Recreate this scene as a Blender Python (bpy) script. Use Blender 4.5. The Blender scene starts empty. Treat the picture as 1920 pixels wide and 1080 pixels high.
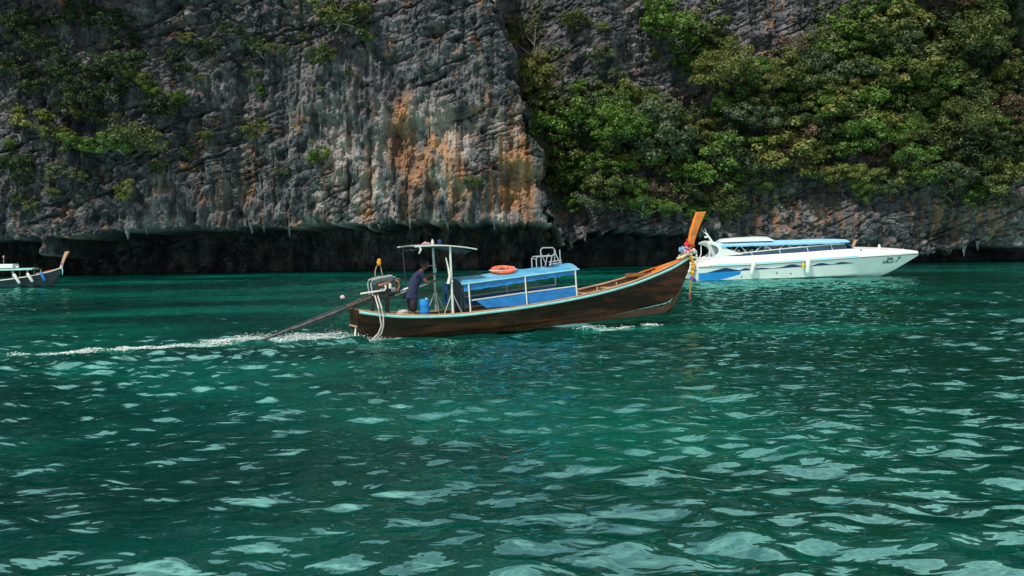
import bpy, bmesh, math, random
import numpy as np
from mathutils import Matrix, Vector, Euler, Quaternion

# ------------------------------------------------------------------ camera, sky, sun, exposure
SC = bpy.context.scene
COL = SC.collection
R = math.radians
cam_data = bpy.data.cameras.new('camera')
cam_data.lens = 35.0; cam_data.sensor_width = 36.0; cam_data.clip_end = 2000; cam_data.clip_start = 0.05
cam = bpy.data.objects.new('camera', cam_data); COL.objects.link(cam)
_p = math.atan(74 / (35 / 36 * 1920)); _r = R(0.75)
_f = Vector((0, math.cos(_p), -math.sin(_p))); _r0 = Vector((1, 0, 0)); _u0 = Vector((0, math.sin(_p), math.cos(_p)))
_rt = _r0 * math.cos(_r) - _u0 * math.sin(_r); _up = _r0 * math.sin(_r) + _u0 * math.cos(_r)
cam.matrix_world = Matrix(((_rt.x, _up.x, -_f.x, 0), (_rt.y, _up.y, -_f.y, 0), (_rt.z, _up.z, -_f.z, 2.35), (0, 0, 0, 1)))
SC.camera = cam

SUN_EL, SUN_AZ = R(55), R(216)          # azimuth clockwise from +Y: behind the photographer, to the left
world = bpy.data.worlds.new('World'); SC.world = world; world.use_nodes = True
wn = world.node_tree.nodes; wn.clear()
sky = wn.new('ShaderNodeTexSky'); sky.sky_type = 'NISHITA'; sky.sun_disc = False
sky.sun_elevation = SUN_EL; sky.sun_rotation = SUN_AZ; sky.air_density = 1.0; sky.dust_density = 1.0; sky.ozone_density = 1.0
bg = wn.new('ShaderNodeBackground'); bg.inputs['Strength'].default_value = 0.075
wo = wn.new('ShaderNodeOutputWorld')
# broken white tropical cloud spread evenly over the whole sky
tc = wn.new('ShaderNodeTexCoord'); mp = wn.new('ShaderNodeMapping'); mp.inputs['Scale'].default_value = (2.2, 2.2, 4.5)
cn = wn.new('ShaderNodeTexNoise'); cn.inputs['Scale'].default_value = 0.62; cn.inputs['Detail'].default_value = 4; cn.inputs['Roughness'].default_value = 0.6
cr = wn.new('ShaderNodeValToRGB'); cr.color_ramp.elements[0].position = 0.36; cr.color_ramp.elements[1].position = 0.62
cm_ = wn.new('ShaderNodeMix'); cm_.data_type = 'RGBA'; cm_.inputs[7].default_value = (14.5, 15.4, 15.0, 1)
wl = world.node_tree.links
wl.new(tc.outputs['Generated'], mp.inputs['Vector']); wl.new(mp.outputs[0], cn.inputs['Vector']); wl.new(cn.outputs['Fac'], cr.inputs['Fac'])
wl.new(cr.outputs['Color'], cm_.inputs[0]); wl.new(sky.outputs[0], cm_.inputs[6]); wl.new(cm_.outputs[2], bg.inputs['Color']); wl.new(bg.outputs[0], wo.inputs['Surface'])

sun_data = bpy.data.lights.new('sun', 'SUN'); sun_data.energy = 5.0; sun_data.angle = R(0.55); sun_data.color = (1.0, 0.95, 0.87)
sun = bpy.data.objects.new('sun', sun_data); COL.objects.link(sun)
to_sun = Vector((math.sin(SUN_AZ) * math.cos(SUN_EL), math.cos(SUN_AZ) * math.cos(SUN_EL), math.sin(SUN_EL)))
sun.rotation_euler = to_sun.to_track_quat('Z', 'Y').to_euler(); sun.location = (0, 0, 60)

SC.view_settings.view_transform = 'Standard'; SC.view_settings.look = 'None'
SC.view_settings.gamma = 1.0; SC.view_settings.use_curve_mapping = False
SC.view_settings.exposure = -0.24

# ------------------------------------------------------------------ material helpers
def new_mat(name):
    m = bpy.data.materials.new(name); m.use_nodes = True
    nt = m.node_tree; b = nt.nodes['Principled BSDF']
    return m, nt, b
def node(nt, kind, **kw):
    n = nt.nodes.new(kind)
    for k, v in kw.items():
        if k.startswith('i_'):
            n.inputs[k[2:].replace('_', ' ')].default_value = v
        else:
            setattr(n, k, v)
    return n
def coords(nt, scale=(1, 1, 1), rot=(0, 0, 0), out='Object'):
    t = node(nt, 'ShaderNodeTexCoord'); mp = node(nt, 'ShaderNodeMapping')
    mp.inputs['Scale'].default_value = scale; mp.inputs['Rotation'].default_value = rot
    nt.links.new(t.outputs[out], mp.inputs['Vector']); return mp.outputs['Vector']
def ramp(nt, fac, stops):
    r = node(nt, 'ShaderNodeValToRGB'); e = r.color_ramp.elements
    while len(e) < len(stops): e.new(0.5)
    for el, (p, c) in zip(e, stops):
        el.position = p; el.color = tuple(c) + (1,) if len(c) == 3 else c
    nt.links.new(fac, r.inputs['Fac']); return r.outputs['Color']
def mixc(nt, fac, a, b, mode='MIX'):
    m = node(nt, 'ShaderNodeMix', data_type='RGBA', blend_type=mode)
    for sock, v in ((m.inputs[0], fac), (m.inputs[6], a), (m.inputs[7], b)):
        if hasattr(v, 'links'): nt.links.new(v, sock)
        else: sock.default_value = v if not isinstance(v, tuple) else (tuple(v) + (1,))[:4]
    return m.outputs[2]
def mathn(nt, op, a, b=0.0, clamp=False):
    m = node(nt, 'ShaderNodeMath', operation=op, use_clamp=clamp)
    for i, v in enumerate((a, b)):
        if hasattr(v, 'links'): nt.links.new(v, m.inputs[i])
        else: m.inputs[i].default_value = v
    return m.outputs[0]
def noise(nt, vec, scale, detail=4, rough=0.55, dist=0.0):
    n = node(nt, 'ShaderNodeTexNoise'); n.inputs['Scale'].default_value = scale; n.inputs['Detail'].default_value = detail
    n.inputs['Roughness'].default_value = rough; n.inputs['Distortion'].default_value = dist
    nt.links.new(vec, n.inputs['Vector']); return n.outputs['Fac']
def bump(nt, b, height, strength, dist):
    bp = node(nt, 'ShaderNodeBump'); bp.inputs['Strength'].default_value = strength; bp.inputs['Distance'].default_value = dist
    nt.links.new(height, bp.inputs['Height']); nt.links.new(bp.outputs[0], b.inputs['Normal']); return bp

MATS = {}
def simple(name, col, rough=0.5, metal=0.0, vary=0.25, scale=6.0, stretch=(1, 1, 1), dirt=None, bmp=0.0, worn=0.45, spec=0.5):
    """one procedural paint, metal, cloth or wood: base colour broken up by noise, with grime where dirt is given"""
    if name in MATS: return MATS[name]
    m, nt, b = new_mat(name)
    v = coords(nt, stretch)
    n = noise(nt, v, scale, 6, 0.6)
    lo = tuple(c * (1 - vary) for c in col); hi = tuple(min(1, c * (1 + vary)) for c in col)
    c = ramp(nt, n, [(0.3, lo), (0.7, hi)])
    if dirt:
        n2 = noise(nt, v, scale * 0.45, 7, 0.7, 0.6)
        f = ramp(nt, n2, [(worn, (0, 0, 0)), (worn + 0.17, (0.8, 0.8, 0.8))])
        c = mixc(nt, f, c, dirt)
    nt.links.new(c, b.inputs['Base Color'])
    b.inputs['Roughness'].default_value = rough; b.inputs['Metallic'].default_value = metal
    b.inputs['Specular IOR Level'].default_value = spec
    if bmp: bump(nt, b, n, bmp, 0.02)
    MATS[name] = m; return m

# ------------------------------------------------------------------ mesh helpers
class MB:
    """collects shapes in one local space; build() links them as one mesh object"""
    def __init__(self): self.v = []; self.f = []
    def add(self, vs, fs):
        o = len(self.v); self.v += [tuple(p) for p in vs]; self.f += [tuple(i + o for i in f) for f in fs]; return self
    def box(self, c, s, rot=None, taper=(1, 1)):
        M = rot.to_matrix() if rot else Matrix.Identity(3); c = Vector(c); vs = []
        for z in (-1, 1):
            tx, ty = taper if z > 0 else (1, 1)
            for x, y in ((-1, -1), (1, -1), (1, 1), (-1, 1)):
                vs.append(c + M @ Vector((x * s[0] / 2 * tx, y * s[1] / 2 * ty, z * s[2] / 2)))
        return self.add(vs, [(3, 2, 1, 0), (4, 5, 6, 7), (0, 1, 5, 4), (1, 2, 6, 5), (2, 3, 7, 6), (3, 0, 4, 7)])
    def loft(self, rings, cap=True, closed=True):
        n = len(rings[0]); vs = [p for r in rings for p in r]; fs = []
        for i in range(len(rings) - 1):
            for j in range(n if closed else n - 1):
                k = (j + 1) % n
                fs.append((i * n + j, i * n + k, (i + 1) * n + k, (i + 1) * n + j))
        if cap and closed:
            fs.append(tuple(range(n - 1, -1, -1))); fs.append(tuple(range((len(rings) - 1) * n, len(rings) * n)))
        return self.add(vs, fs)
    def tube(self, pts, r, n=8, flat=1.0):
        pts = [Vector(p) for p in pts]; rs = r if isinstance(r, (list, tuple)) else [r] * len(pts); rings = []
        up = Vector((0.13, 0.21, 0.97))
        for i, p in enumerate(pts):
            d = (pts[min(i + 1, len(pts) - 1)] - pts[max(i - 1, 0)]).normalized()
            if abs(d.dot(up)) > 0.95: up = Vector((0.9, 0.3, 0.1))
            a = d.cross(up).normalized(); b = a.cross(d).normalized()
            rings.append([p + (a * math.cos(t) + b * math.sin(t) * flat) * rs[i] for t in [2 * math.pi * k / n for k in range(n)]])
        return self.loft(rings)
    def lathe(self, c, prof, n=16, axis='Z'):
        rings = []
        for rr, h in prof:
            ring = []
            for k in range(n):
                t = 2 * math.pi * k / n; a, b_ = rr * math.cos(t), rr * math.sin(t)
                ring.append({'Z': (c[0] + a, c[1] + b_, c[2] + h), 'Y': (c[0] + b_, c[1] + h, c[2] + a), 'X': (c[0] + h, c[1] + a, c[2] + b_)}[axis])
            rings.append(ring)
        return self.loft(rings)
    def torus(self, c, R_, r_, n=28, m=10, M=None, flat=1.0):
        M = M or Matrix.Identity(3); c = Vector(c); rings = []
        for i in range(n + 1):
            a = 2 * math.pi * i / n
            rings.append([c + M @ Vector(((R_ + r_ * math.cos(t)) * math.cos(a), (R_ + r_ * math.cos(t)) * math.sin(a), r_ * math.sin(t) * flat)) for t in [2 * math.pi * k / m for k in range(m)]])
        return self.loft(rings, cap=False)
    def prism(self, poly, y0, y1):
        """polygon in x,z thickened between y0 and y1"""
        n = len(poly); vs = [(x, y0, z) for x, z in poly] + [(x, y1, z) for x, z in poly]
        fs = [tuple(range(n)), tuple(range(2 * n - 1, n - 1, -1))] + [(i, i + n, (i + 1) % n + n, (i + 1) % n) for i in range(n)]
        return self.add(vs, fs)
    def sheet(self, grid, th=0.0):
        """open grid of points, given thickness along z when th"""
        n = len(grid[0]); vs = [p for r in grid for p in r]; m = len(grid); fs = []
        for i in range(m - 1):
            for j in range(n - 1): fs.append((i * n + j, i * n + j + 1, (i + 1) * n + j + 1, (i + 1) * n + j))
        if th:
            o = len(vs); vs = vs + [(p[0], p[1], p[2] - th) for p in vs]; fs = fs + [tuple(o + k for k in reversed(f)) for f in fs]
            rim = [i * n for i in range(m)] + [(m - 1) * n + j for j in range(1, n)] + [i * n + n - 1 for i in range(m - 2, -1, -1)] + list(range(n - 2, 0, -1))
            for a, b_ in zip(rim, rim[1:] + rim[:1]): fs.append((a, b_, b_ + o, a + o))
        return self.add(vs, fs)
    def mesh(self, name, mat, smooth=False, fix=True):
        me = bpy.data.meshes.new(name); me.from_pydata([tuple(p) for p in self.v], [], self.f)
        if fix:
            bm = bmesh.new(); bm.from_mesh(me); bmesh.ops.recalc_face_normals(bm, faces=bm.faces); bm.to_mesh(me); bm.free()
        if smooth:
            me.polygons.foreach_set('use_smooth', [True] * len(me.polygons))
            try: me.set_sharp_from_angle(angle=R(42))
            except Exception: pass
        me.materials.append(mat); me.update(); return me
    def build(self, name, mat, parent=None, smooth=False, matrix=None, bevel=0.0):
        o = bpy.data.objects.new(name, self.mesh(name, mat, smooth)); COL.objects.link(o)
        if parent: o.parent = parent
        if matrix is not None: o.matrix_world = matrix
        if bevel:
            b = o.modifiers.new('edge', 'BEVEL'); b.width = bevel; b.segments = 2; b.limit_method = 'ANGLE'
        return o
def tag(o, label=None, cat=None, group=None, kind=None):
    for k, v in (('label', label), ('category', cat), ('group', group), ('kind', kind)):
        if v: o[k] = v
    return o
def thing(name, label, cat, matrix, group=None):
    o = bpy.data.objects.new(name, None); COL.objects.link(o); o.matrix_world = matrix; o.empty_display_size = 0.2
    return tag(o, label, cat, group)
def lerp(a, b, t): return a + (b - a) * t
def interp(x, table):
    xs = [p[0] for p in table]; return float(np.interp(x, xs, [p[1] for p in table]))
def boat_matrix(loc, yaw, pitch=0, scale=1.0, roll=0):
    return Matrix.Translation(loc) @ Matrix.Rotation(R(yaw), 4, 'Z') @ Matrix.Rotation(R(-pitch), 4, 'Y') @ Matrix.Rotation(R(roll), 4, 'X') @ Matrix.Scale(scale, 4)

# ------------------------------------------------------------------ numeric noise for terrain and water
def _hash(ix, iy, seed):
    h = (ix.astype(np.int64) * 374761393 + iy.astype(np.int64) * 668265263 + seed * 2147483647) & 0xffffffff
    h = ((h ^ (h >> 13)) * 1274126177) & 0xffffffff
    h = ((h ^ (h >> 16)) * 2246822519) & 0xffffffff
    return ((h ^ (h >> 15)) & 0xffffff) / float(0xffffff)
def vnoise(x, y, seed=0):
    ix, iy = np.floor(x), np.floor(y); fx, fy = x - ix, y - iy
    fx = fx * fx * fx * (fx * (fx * 6 - 15) + 10); fy = fy * fy * fy * (fy * (fy * 6 - 15) + 10)
    a, b = _hash(ix, iy, seed), _hash(ix + 1, iy, seed); c, d = _hash(ix, iy + 1, seed), _hash(ix + 1, iy + 1, seed)
    return (a + (b - a) * fx) * (1 - fy) + (c + (d - c) * fx) * fy
def fbm(x, y, octs=4, seed=0, gain=0.5):
    s = 0; a = 1.0; t = 0
    for o in range(octs):
        s = s + a * (vnoise(x, y, seed + o * 17) - 0.5); t += a; a *= gain
        x, y = x * 2.03 + 13.7, y * 2.03 + 7.1
    return s / t * 2
def ridge(x, y, octs=3, seed=0):
    s = 0; a = 1.0; t = 0
    for o in range(octs):
        s = s + a * (1 - np.abs(2 * vnoise(x, y, seed + o * 31) - 1)); t += a; a *= 0.5
        x, y = x * 2.07 + 3.3, y * 2.07 + 9.1
    return s / t
def cells(x, y, seed=0):
    ix, iy = np.floor(x), np.floor(y); f1 = np.full(x.shape, 9.0); f2 = np.full(x.shape, 9.0); cid = np.zeros(x.shape)
    for dx in (-1, 0, 1):
        for dy in (-1, 0, 1):
            cx, cy = ix + dx, iy + dy
            d = np.hypot(cx + _hash(cx, cy, seed) - x, cy + _hash(cx, cy, seed + 5) - y); h = _hash(cx, cy, seed + 9)
            near = d < f1
            f2 = np.where(near, f1, np.minimum(f2, d)); cid = np.where(near, h, cid); f1 = np.where(near, d, f1)
    return f1, f2, cid
def sstep(a, b, x):
    t = np.clip((x - a) / (b - a), 0, 1); return t * t * (3 - 2 * t)
def grid_mesh(name, X, Y, Z, mat, smooth=True, attrs=None):
    ny, nx = X.shape; me = bpy.data.meshes.new(name)
    co = np.stack([X, Y, Z], -1).reshape(-1, 3).astype(np.float32)
    i = np.arange(ny * nx).reshape(ny, nx)
    q = np.stack([i[:-1, :-1], i[:-1, 1:], i[1:, 1:], i[1:, :-1]], -1).reshape(-1, 4).astype(np.int32)
    me.vertices.add(len(co)); me.vertices.foreach_set('co', co.ravel())
    me.loops.add(q.size); me.loops.foreach_set('vertex_index', q.ravel())
    me.polygons.add(len(q)); me.polygons.foreach_set('loop_start', np.arange(0, q.size, 4, dtype=np.int32))
    me.polygons.foreach_set('use_smooth', np.full(len(q), smooth))
    me.update(calc_edges=True)
    for k, a in (attrs or {}).items():
        at = me.attributes.new(k, 'FLOAT', 'POINT'); at.data.foreach_set('value', a.ravel().astype(np.float32))
    me.materials.append(mat)
    o = bpy.data.objects.new(name, me); COL.objects.link(o); return o

# ------------------------------------------------------------------ water
def water_material():
    """teal light scattered up from the sea under a Fresnel skin; the skin is capped because unresolved ripples never reflect like a mirror"""
    m = bpy.data.materials.new('water'); m.use_nodes = True; nt = m.node_tree; nt.nodes.clear()
    n1 = noise(nt, coords(nt, (0.055, 0.10, 1)), 1.0, 4, 0.55, 0.4)
    n2 = noise(nt, coords(nt, (0.30, 0.75, 1)), 1.0, 5, 0.6, 0.3)
    c = ramp(nt, n1, [(0.30, (0.0002, 0.010, 0.010)), (0.5, (0.0003, 0.038, 0.031)), (0.70, (0.001, 0.160, 0.112))])
    c = mixc(nt, 0.6, c, ramp(nt, n2, [(0.3, (0.55, 0.55, 0.58)), (0.7, (1.35, 1.35, 1.3))]), 'MULTIPLY')
    # water full of air bubbles along the wake is paler
    air = node(nt, 'ShaderNodeAttribute', attribute_name='bubbles').outputs['Fac']
    n3 = noise(nt, coords(nt, (1.2, 1.6, 1)), 1.0, 6, 0.65, 0.5)
    c = mixc(nt, air, c, (0.010, 0.22, 0.165))
    c = mixc(nt, mathn(nt, 'MULTIPLY', mathn(nt, 'SUBTRACT', mathn(nt, 'ADD', mathn(nt, 'MULTIPLY', air, 0.9), n3), 1.12, True), 5.0, True), c, (0.42, 0.60, 0.55))
    d = node(nt, 'ShaderNodeBsdfDiffuse'); nt.links.new(c, d.inputs['Color'])
    g = node(nt, 'ShaderNodeBsdfGlossy'); g.inputs['Roughness'].default_value = 0.03; g.inputs['Color'].default_value = (0.46, 1.0, 0.90, 1)
    rip = noise(nt, coords(nt, (2.0, 3.0, 1)), 1.0, 2.6, 0.45, 0.35)
    bp = node(nt, 'ShaderNodeBump'); bp.inputs['Strength'].default_value = 0.85; bp.inputs['Distance'].default_value = 0.07
    nt.links.new(rip, bp.inputs['Height']); nt.links.new(bp.outputs[0], g.inputs['Normal'])
    f = node(nt, 'ShaderNodeFresnel'); f.inputs['IOR'].default_value = 7.0; nt.links.new(bp.outputs[0], f.inputs['Normal'])
    mx = node(nt, 'ShaderNodeMixShader'); nt.links.new(mathn(nt, 'MINIMUM', f.outputs[0], 0.70), mx.inputs[0]); nt.links.new(d.outputs[0], mx.inputs[1]); nt.links.new(g.outputs[0], mx.inputs[2])
    o = node(nt, 'ShaderNodeOutputMaterial'); nt.links.new(mx.outputs[0], o.inputs['Surface']); return m
def graded(edges):
    """1-D spacing: list of (from, to, step) joined"""
    out = []
    for a, b_, s in edges: out.append(np.arange(a, b_, s))
    return np.concatenate(out)
_side = []
x = 6.0; s = 0.085
while x < 95: _side.append(x); x += s; s *= 1.0075
_side = np.array(_side)
wx_ = np.concatenate([-_side[::-1], np.arange(-6, 6, 0.085), _side])
_y = []
y = -3.0; s = 0.11
while y < 150: _y.append(y); y += s; s = 0.062 + max(0, y - 6) * 0.0027
wy_ = np.array(_y)
WX, WY = np.meshgrid(wx_, wy_)
SPX = np.gradient(wx_)[None, :]; SPY = np.gradient(wy_)[:, None]
SP = np.maximum(SPX * 0.6, SPY)
rng = np.random.RandomState(11)
WZ = np.zeros_like(WX); NW = 84
for i in range(NW):
    lam = 0.26 * (2.7 / 0.26) ** ((i + rng.rand()) / NW)
    ang = R(-97 + rng.randn() * 52)
    k = 2 * math.pi / lam
    slope = 0.0345 * (1.15 if lam < 0.75 else 1.15 * (0.75 / lam) ** 0.75)
    att = np.clip((lam / SP - 1.8) / 1.8, 0, 1)
    ph = k * (WX * math.cos(ang) + WY * math.sin(ang)) + rng.rand() * 6.28
    WZ += att * slope / k * np.sin(ph)
gust = 0.72 + 0.55 * (fbm(WX / 7, WY / 11, 3, 3) + 0.25)
WZ *= np.clip(gust, 0.35, 1.35)
WZ *= 1 - 0.75 * sstep(95, 108, WY)
# diverging waves of the longtail under way
_c, _s = math.cos(R(23)), math.sin(R(23)); _u = (WX + 3.8) * _c + (WY - 26.75) * _s; _v = -(WX + 3.8) * _s + (WY - 26.75) * _c
for x0, amp in ((7.0, 0.075), (-0.3, 0.085)):
    back = x0 - _u; d_ = np.abs(_v) - (0.30 * back + 0.55)
    WZ += np.where(back > 0, amp * np.exp(-(d_ / 0.38) ** 2) * np.cos(d_ * 7) * np.exp(-back / 9) * (0.6 + 0.8 * vnoise(_u * 1.6, _v * 1.6, 71)), 0)
_path = np.array([(-3.4, 26.5), (-5.0, 26.55), (-6.9, 26.45), (-9.5, 24.35), (-13.2, 22.4), (-18, 20.4)])
bub = np.zeros_like(WX)
for (ax, ay), (bx, by) in zip(_path[:-1], _path[1:]):
    tt_ = np.clip(((WX - ax) * (bx - ax) + (WY - ay) * (by - ay)) / ((bx - ax) ** 2 + (by - ay) ** 2), 0, 1)
    dd_ = np.hypot(WX - ax - tt_ * (bx - ax), WY - ay - tt_ * (by - ay)); fade_ = np.clip(1.0 - (-3.4 - WX) / 15.0, 0.15, 1)
    bub = np.maximum(bub, fade_ * (0.85 * np.exp(-(dd_ / 0.45) ** 2) + 0.35 * np.exp(-(dd_ / 1.6) ** 2)))
for q in range(24):
    lx_, ly_ = 5.2 + 0.14 * q, -0.85 - 0.02 * q
    bx, by = -3.8 + lx_ * math.cos(R(23)) - ly_ * math.sin(R(23)), 26.75 + lx_ * math.sin(R(23)) + ly_ * math.cos(R(23))
    bub = np.maximum(bub, 0.75 * math.sin(math.pi * (q + 0.5) / 24) * np.exp(-(((WX - bx) / 0.35) ** 2 + ((WY - by) / 0.35) ** 2)))
water = grid_mesh('water', WX, WY, WZ, water_material(), True, dict(bubbles=bub * (0.55 + 0.9 * vnoise(WX * 1.1, WY * 1.5, 77))))
tag(water, 'rippled teal green sea water below the limestone cliff', None, None, 'structure')
def water_z(x, y):
    i = np.clip(np.searchsorted(wy_, y), 0, len(wy_) - 1); j = np.clip(np.searchsorted(wx_, x), 0, len(wx_) - 1)
    return float(WZ[i, j])

# ------------------------------------------------------------------ cliff: one sheet y(x, z)
XC = lambda z: 4.6 - 0.26 * (z - 6)              # edge of the buttress, leaning left with height
CLIFF_TOP = 66.0
def cliff_fields(X, Z):
    t = R(22); warp = fbm(X / 11, Z / 11, 3, 40) * 1.2; w2 = fbm(X / 2.2, Z / 2.2, 3, 44)
    S = Z * math.cos(t) - X * math.sin(t) + warp + 0.18 * w2; T = X * math.cos(t) + Z * math.sin(t) + 0.4 * fbm(X / 3, Z / 3, 2, 47)
    big = fbm(X / 15, Z / 20, 3, 1); rib = ridge(X / 6.0 + 0.15 * warp, Z / 34, 3, 7)
    flute = fbm(X / 0.95 + 0.4 * warp, Z / 6.0, 4, 21, 0.6); rl = ridge(X / 1.7 + 0.5 * w2, Z / 7.0, 4, 25)
    bed = ridge(S / 1.9, T / 12, 4, 33); crack = np.clip(ridge(S / 1.15 + 40, T / 9, 2, 55) - 0.78, 0, 1) * 4.5
    vcrack = np.clip(ridge(T / 1.8 + 11, S / 7, 2, 58) - 0.80, 0, 1) * 4.0
    f1, f2, cid = cells(S / 0.75, T / (1.3 + 0.0 * X), 77); edge = np.clip(1 - (f2 - f1) / 0.2, 0, 1)
    g1, g2, gid = cells(S / 0.36, T / 0.6, 91)
    fine = fbm(X / 0.8, Z / 0.9, 5, 61, 0.62)
    pit = np.clip(fbm(X / 1.6, Z / 1.9, 4, 65) - 0.12, 0, 1)
    blocky = sstep(-0.08, 0.40, fbm(X / 9 + 5, Z / 7, 4, 99) + 0.16 * sstep(-16, -34, X) + 0.26 * sstep(17, 24, Z))
    vc2 = np.clip(ridge(X / 1.3 + 0.2 * w2 + 70, Z / 12, 3, 151) - 0.74, 0, 1) * 4.0
    # buttress
    lean = 0.13 * np.maximum(Z - 7, 0) + 0.02 * np.maximum(Z - 18, 0) ** 1.3
    yl = 105.2 + lean - 2.8 * big - 1.9 * (rib - 0.5) - (1.05 * flute + 1.15 * (rl - 0.5)) * (1.2 - blocky) - 0.62 * fine + 1.3 * pit * (1.1 - blocky)
    yl = yl - blocky * (1.2 * (bed - 0.5) + 0.60 * (cid - 0.5) - 0.35 * edge + 0.34 * (gid - 0.5)) + 1.1 * crack * (0.25 + blocky) + 0.7 * vcrack * blocky + 0.7 * vc2 * (0.35 + vnoise(X / 6, Z / 5, 152))
    yl = yl + 4.0 * sstep(-38, -66, X) + 1.6 * np.exp(-((X + 29) / 1.6) ** 2) * sstep(30, 16, Z)
    yl = yl - 9.0 * sstep(31.5, 35.0, Z + 1.5 * big) * sstep(-35, -44, X)      # unseen overhang added above the left end to shade the rock below
    # hollows under roofs in the stained part
    for hx, hz, hr, hd in ((-10.5, 14.5, 2.6, 1.9), (-19.0, 15.5, 2.4, 1.4), (-5.2, 15.8, 2.3, 1.5), (-6.5, 8.2, 2.2, 1.1), (-16.5, 8.8, 2.0, 0.9), (0.6, 9.5, 2.6, 1.7)):
        d = np.hypot((X - hx) / hr, np.where(Z > hz, (Z - hz) * 1.5, (Z - hz) * 0.6) / hr)
        yl = yl + hd * np.exp(-(d * 1.1) ** 4)
    # recessed wooded slope on the right
    big2 = fbm(X / 11 + 8, Z / 10, 4, 201); rib2 = ridge(X / 5.5 + 3, Z / 16, 3, 207)
    yr = 115.5 + 0.33 * np.maximum(Z - 6, 0) - 3.4 * big2 - 1.8 * (rib2 - 0.5) - 0.6 * flute - 0.55 * fine - 0.9 * (rl - 0.5) - 0.8 * (bed - 0.5) - 0.45 * (cid - 0.5) + 0.3 * edge + 0.7 * crack - 0.25 * (gid - 0.5) + 0.8 * pit
    yr = yr + 3.5 * np.exp(-((X - XC(Z) - 3.2) / 2.6) ** 2) * sstep(2, 9, Z) + 0.02 * np.maximum(X - 8, 0)
    yr = yr - 2.2 * np.exp(-((X - 12) / 5.5) ** 2) * sstep(17, 22, Z)          # bare dark wall above the slope
    yr = yr - 11.0 * sstep(33.5, 37.5, Z + 1.5 * big2) * sstep(43, 50, X)      # another unseen overhang, added to shade the far right
    wgt = sstep(-0.5, 0.9, X - XC(Z) + 1.5 * fbm(Z / 3.0, X * 0 + 3.3, 4, 88) + 0.8 * fine - 0.5 * (cid - 0.5))
    y = yl * (1 - wgt) + yr * wgt
    # undercut at the waterline
    lip = 5.2 - 1.1 * sstep(-40, -50, X) + 0.35 * fbm(X / 5, X * 0, 3, 300) + 0.5 * fbm(X / 1.4, X * 0 + 4, 4, 301)
    lipr = 3.9 - 1.9 * sstep(22, 33, X) + 0.9 * fbm(X / 6, X * 0, 3, 311) + 0.6 * fbm(X / 0.9, X * 0 + 4, 3, 312)
    lip = lip * (1 - sstep(4.5, 6, X)) + lipr * sstep(4.5, 6, X)
    drip = np.clip(vnoise(X / 0.5, X * 0 + 9, 320) - 0.7, 0, 1) * 4.0 * sstep(0.5, 0.8, vnoise(X / 4.0, X * 0 + 2, 322))
    lip = lip - drip * vnoise(X / 3.1, X * 0, 321)
    cave = sstep(0.0, 0.4, lip - Z + 0.25 * fine)
    depth = 17.0 + 1.5 * fbm(X / 9, Z / 4, 2, 330)
    y = y * (1 - cave) + (np.minimum(y, 113) + depth) * cave
    # one sunlit hanging pillar in the undercut near the moored longtail
    pil = np.exp(-((X + 49.6) / 0.55) ** 4) * sstep(2.0, 2.6, Z + 0.5 * vnoise(X / 0.3, Z, 5)) * cave
    y = y - pil * (depth - 0.6)
    return y, dict(flute=flute, blocky=blocky, cave=cave, wgt=wgt)
cx_ = np.concatenate([np.arange(-150, -70, 1.6), np.arange(-70, 72, 0.125), np.arange(72, 84, 0.8)])
cz_ = np.concatenate([np.arange(-0.8, 33, 0.12), np.arange(33, CLIFF_TOP + 0.1, 0.7)])
CX, CZ = np.meshgrid(cx_, cz_)
CY, CF = cliff_fields(CX, CZ)
def blob(x0, z0, rx, rz, p=2): return np.exp(-(np.abs((CX - x0) / rx) ** p + np.abs((CZ - z0) / rz) ** p))
streak = vnoise(CX / 0.5 + 0.4 * fbm(CX / 3, CZ / 3, 2, 400), CZ / 8.0, 401) * 0.6 + vnoise(CX / 0.22, CZ / 3.5, 402) * 0.4
zone = 0.42 * blob(-8, 11, 11, 7.5, 4) + 1.3 * blob(-11.3, 14.6, 1.0, 3.6, 3) + 1.5 * blob(-8.2, 11.2, 1.5, 2.4, 3) + 1.35 * blob(0.6, 9.2, 2.6, 4.2, 3) + 0.9 * blob(-15.6, 6.7, 0.7, 0.8) + 0.35 * blob(-28, 10, 6, 6) + 0.5 * blob(52, 4.5, 7, 3.2) + 0.4 * blob(33, 5.5, 9, 2.5) + 0.5 * blob(8.5, 6, 3.5, 2.6)
mott = np.clip(0.55 + 0.9 * fbm(CX / 1.3, CZ / 2.0, 4, 405), 0, 1)
ochre = mott * np.clip((streak - 0.56 + 0.34 * zone) * 3.2, 0, 1) * np.clip(zone * 1.5, 0.0, 1) + 0.5 * np.clip(fbm(CX / 1.1, CZ / 1.3, 3, 410) - 0.42, 0, 1) * 3
pale = np.clip(fbm(CX / 1.7, CZ / 2.6, 5, 420, 0.6) * 1.6 + 0.12, 0, 1) * np.clip(0.25 + blob(-10, 10, 14, 8, 4), 0, 1)
dark = np.clip(vnoise(CX / 0.9, CZ / 14, 430) * 1.6 - 0.75 + 0.6 * fbm(CX / 6, CZ / 8, 3, 431), 0, 1)
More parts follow.
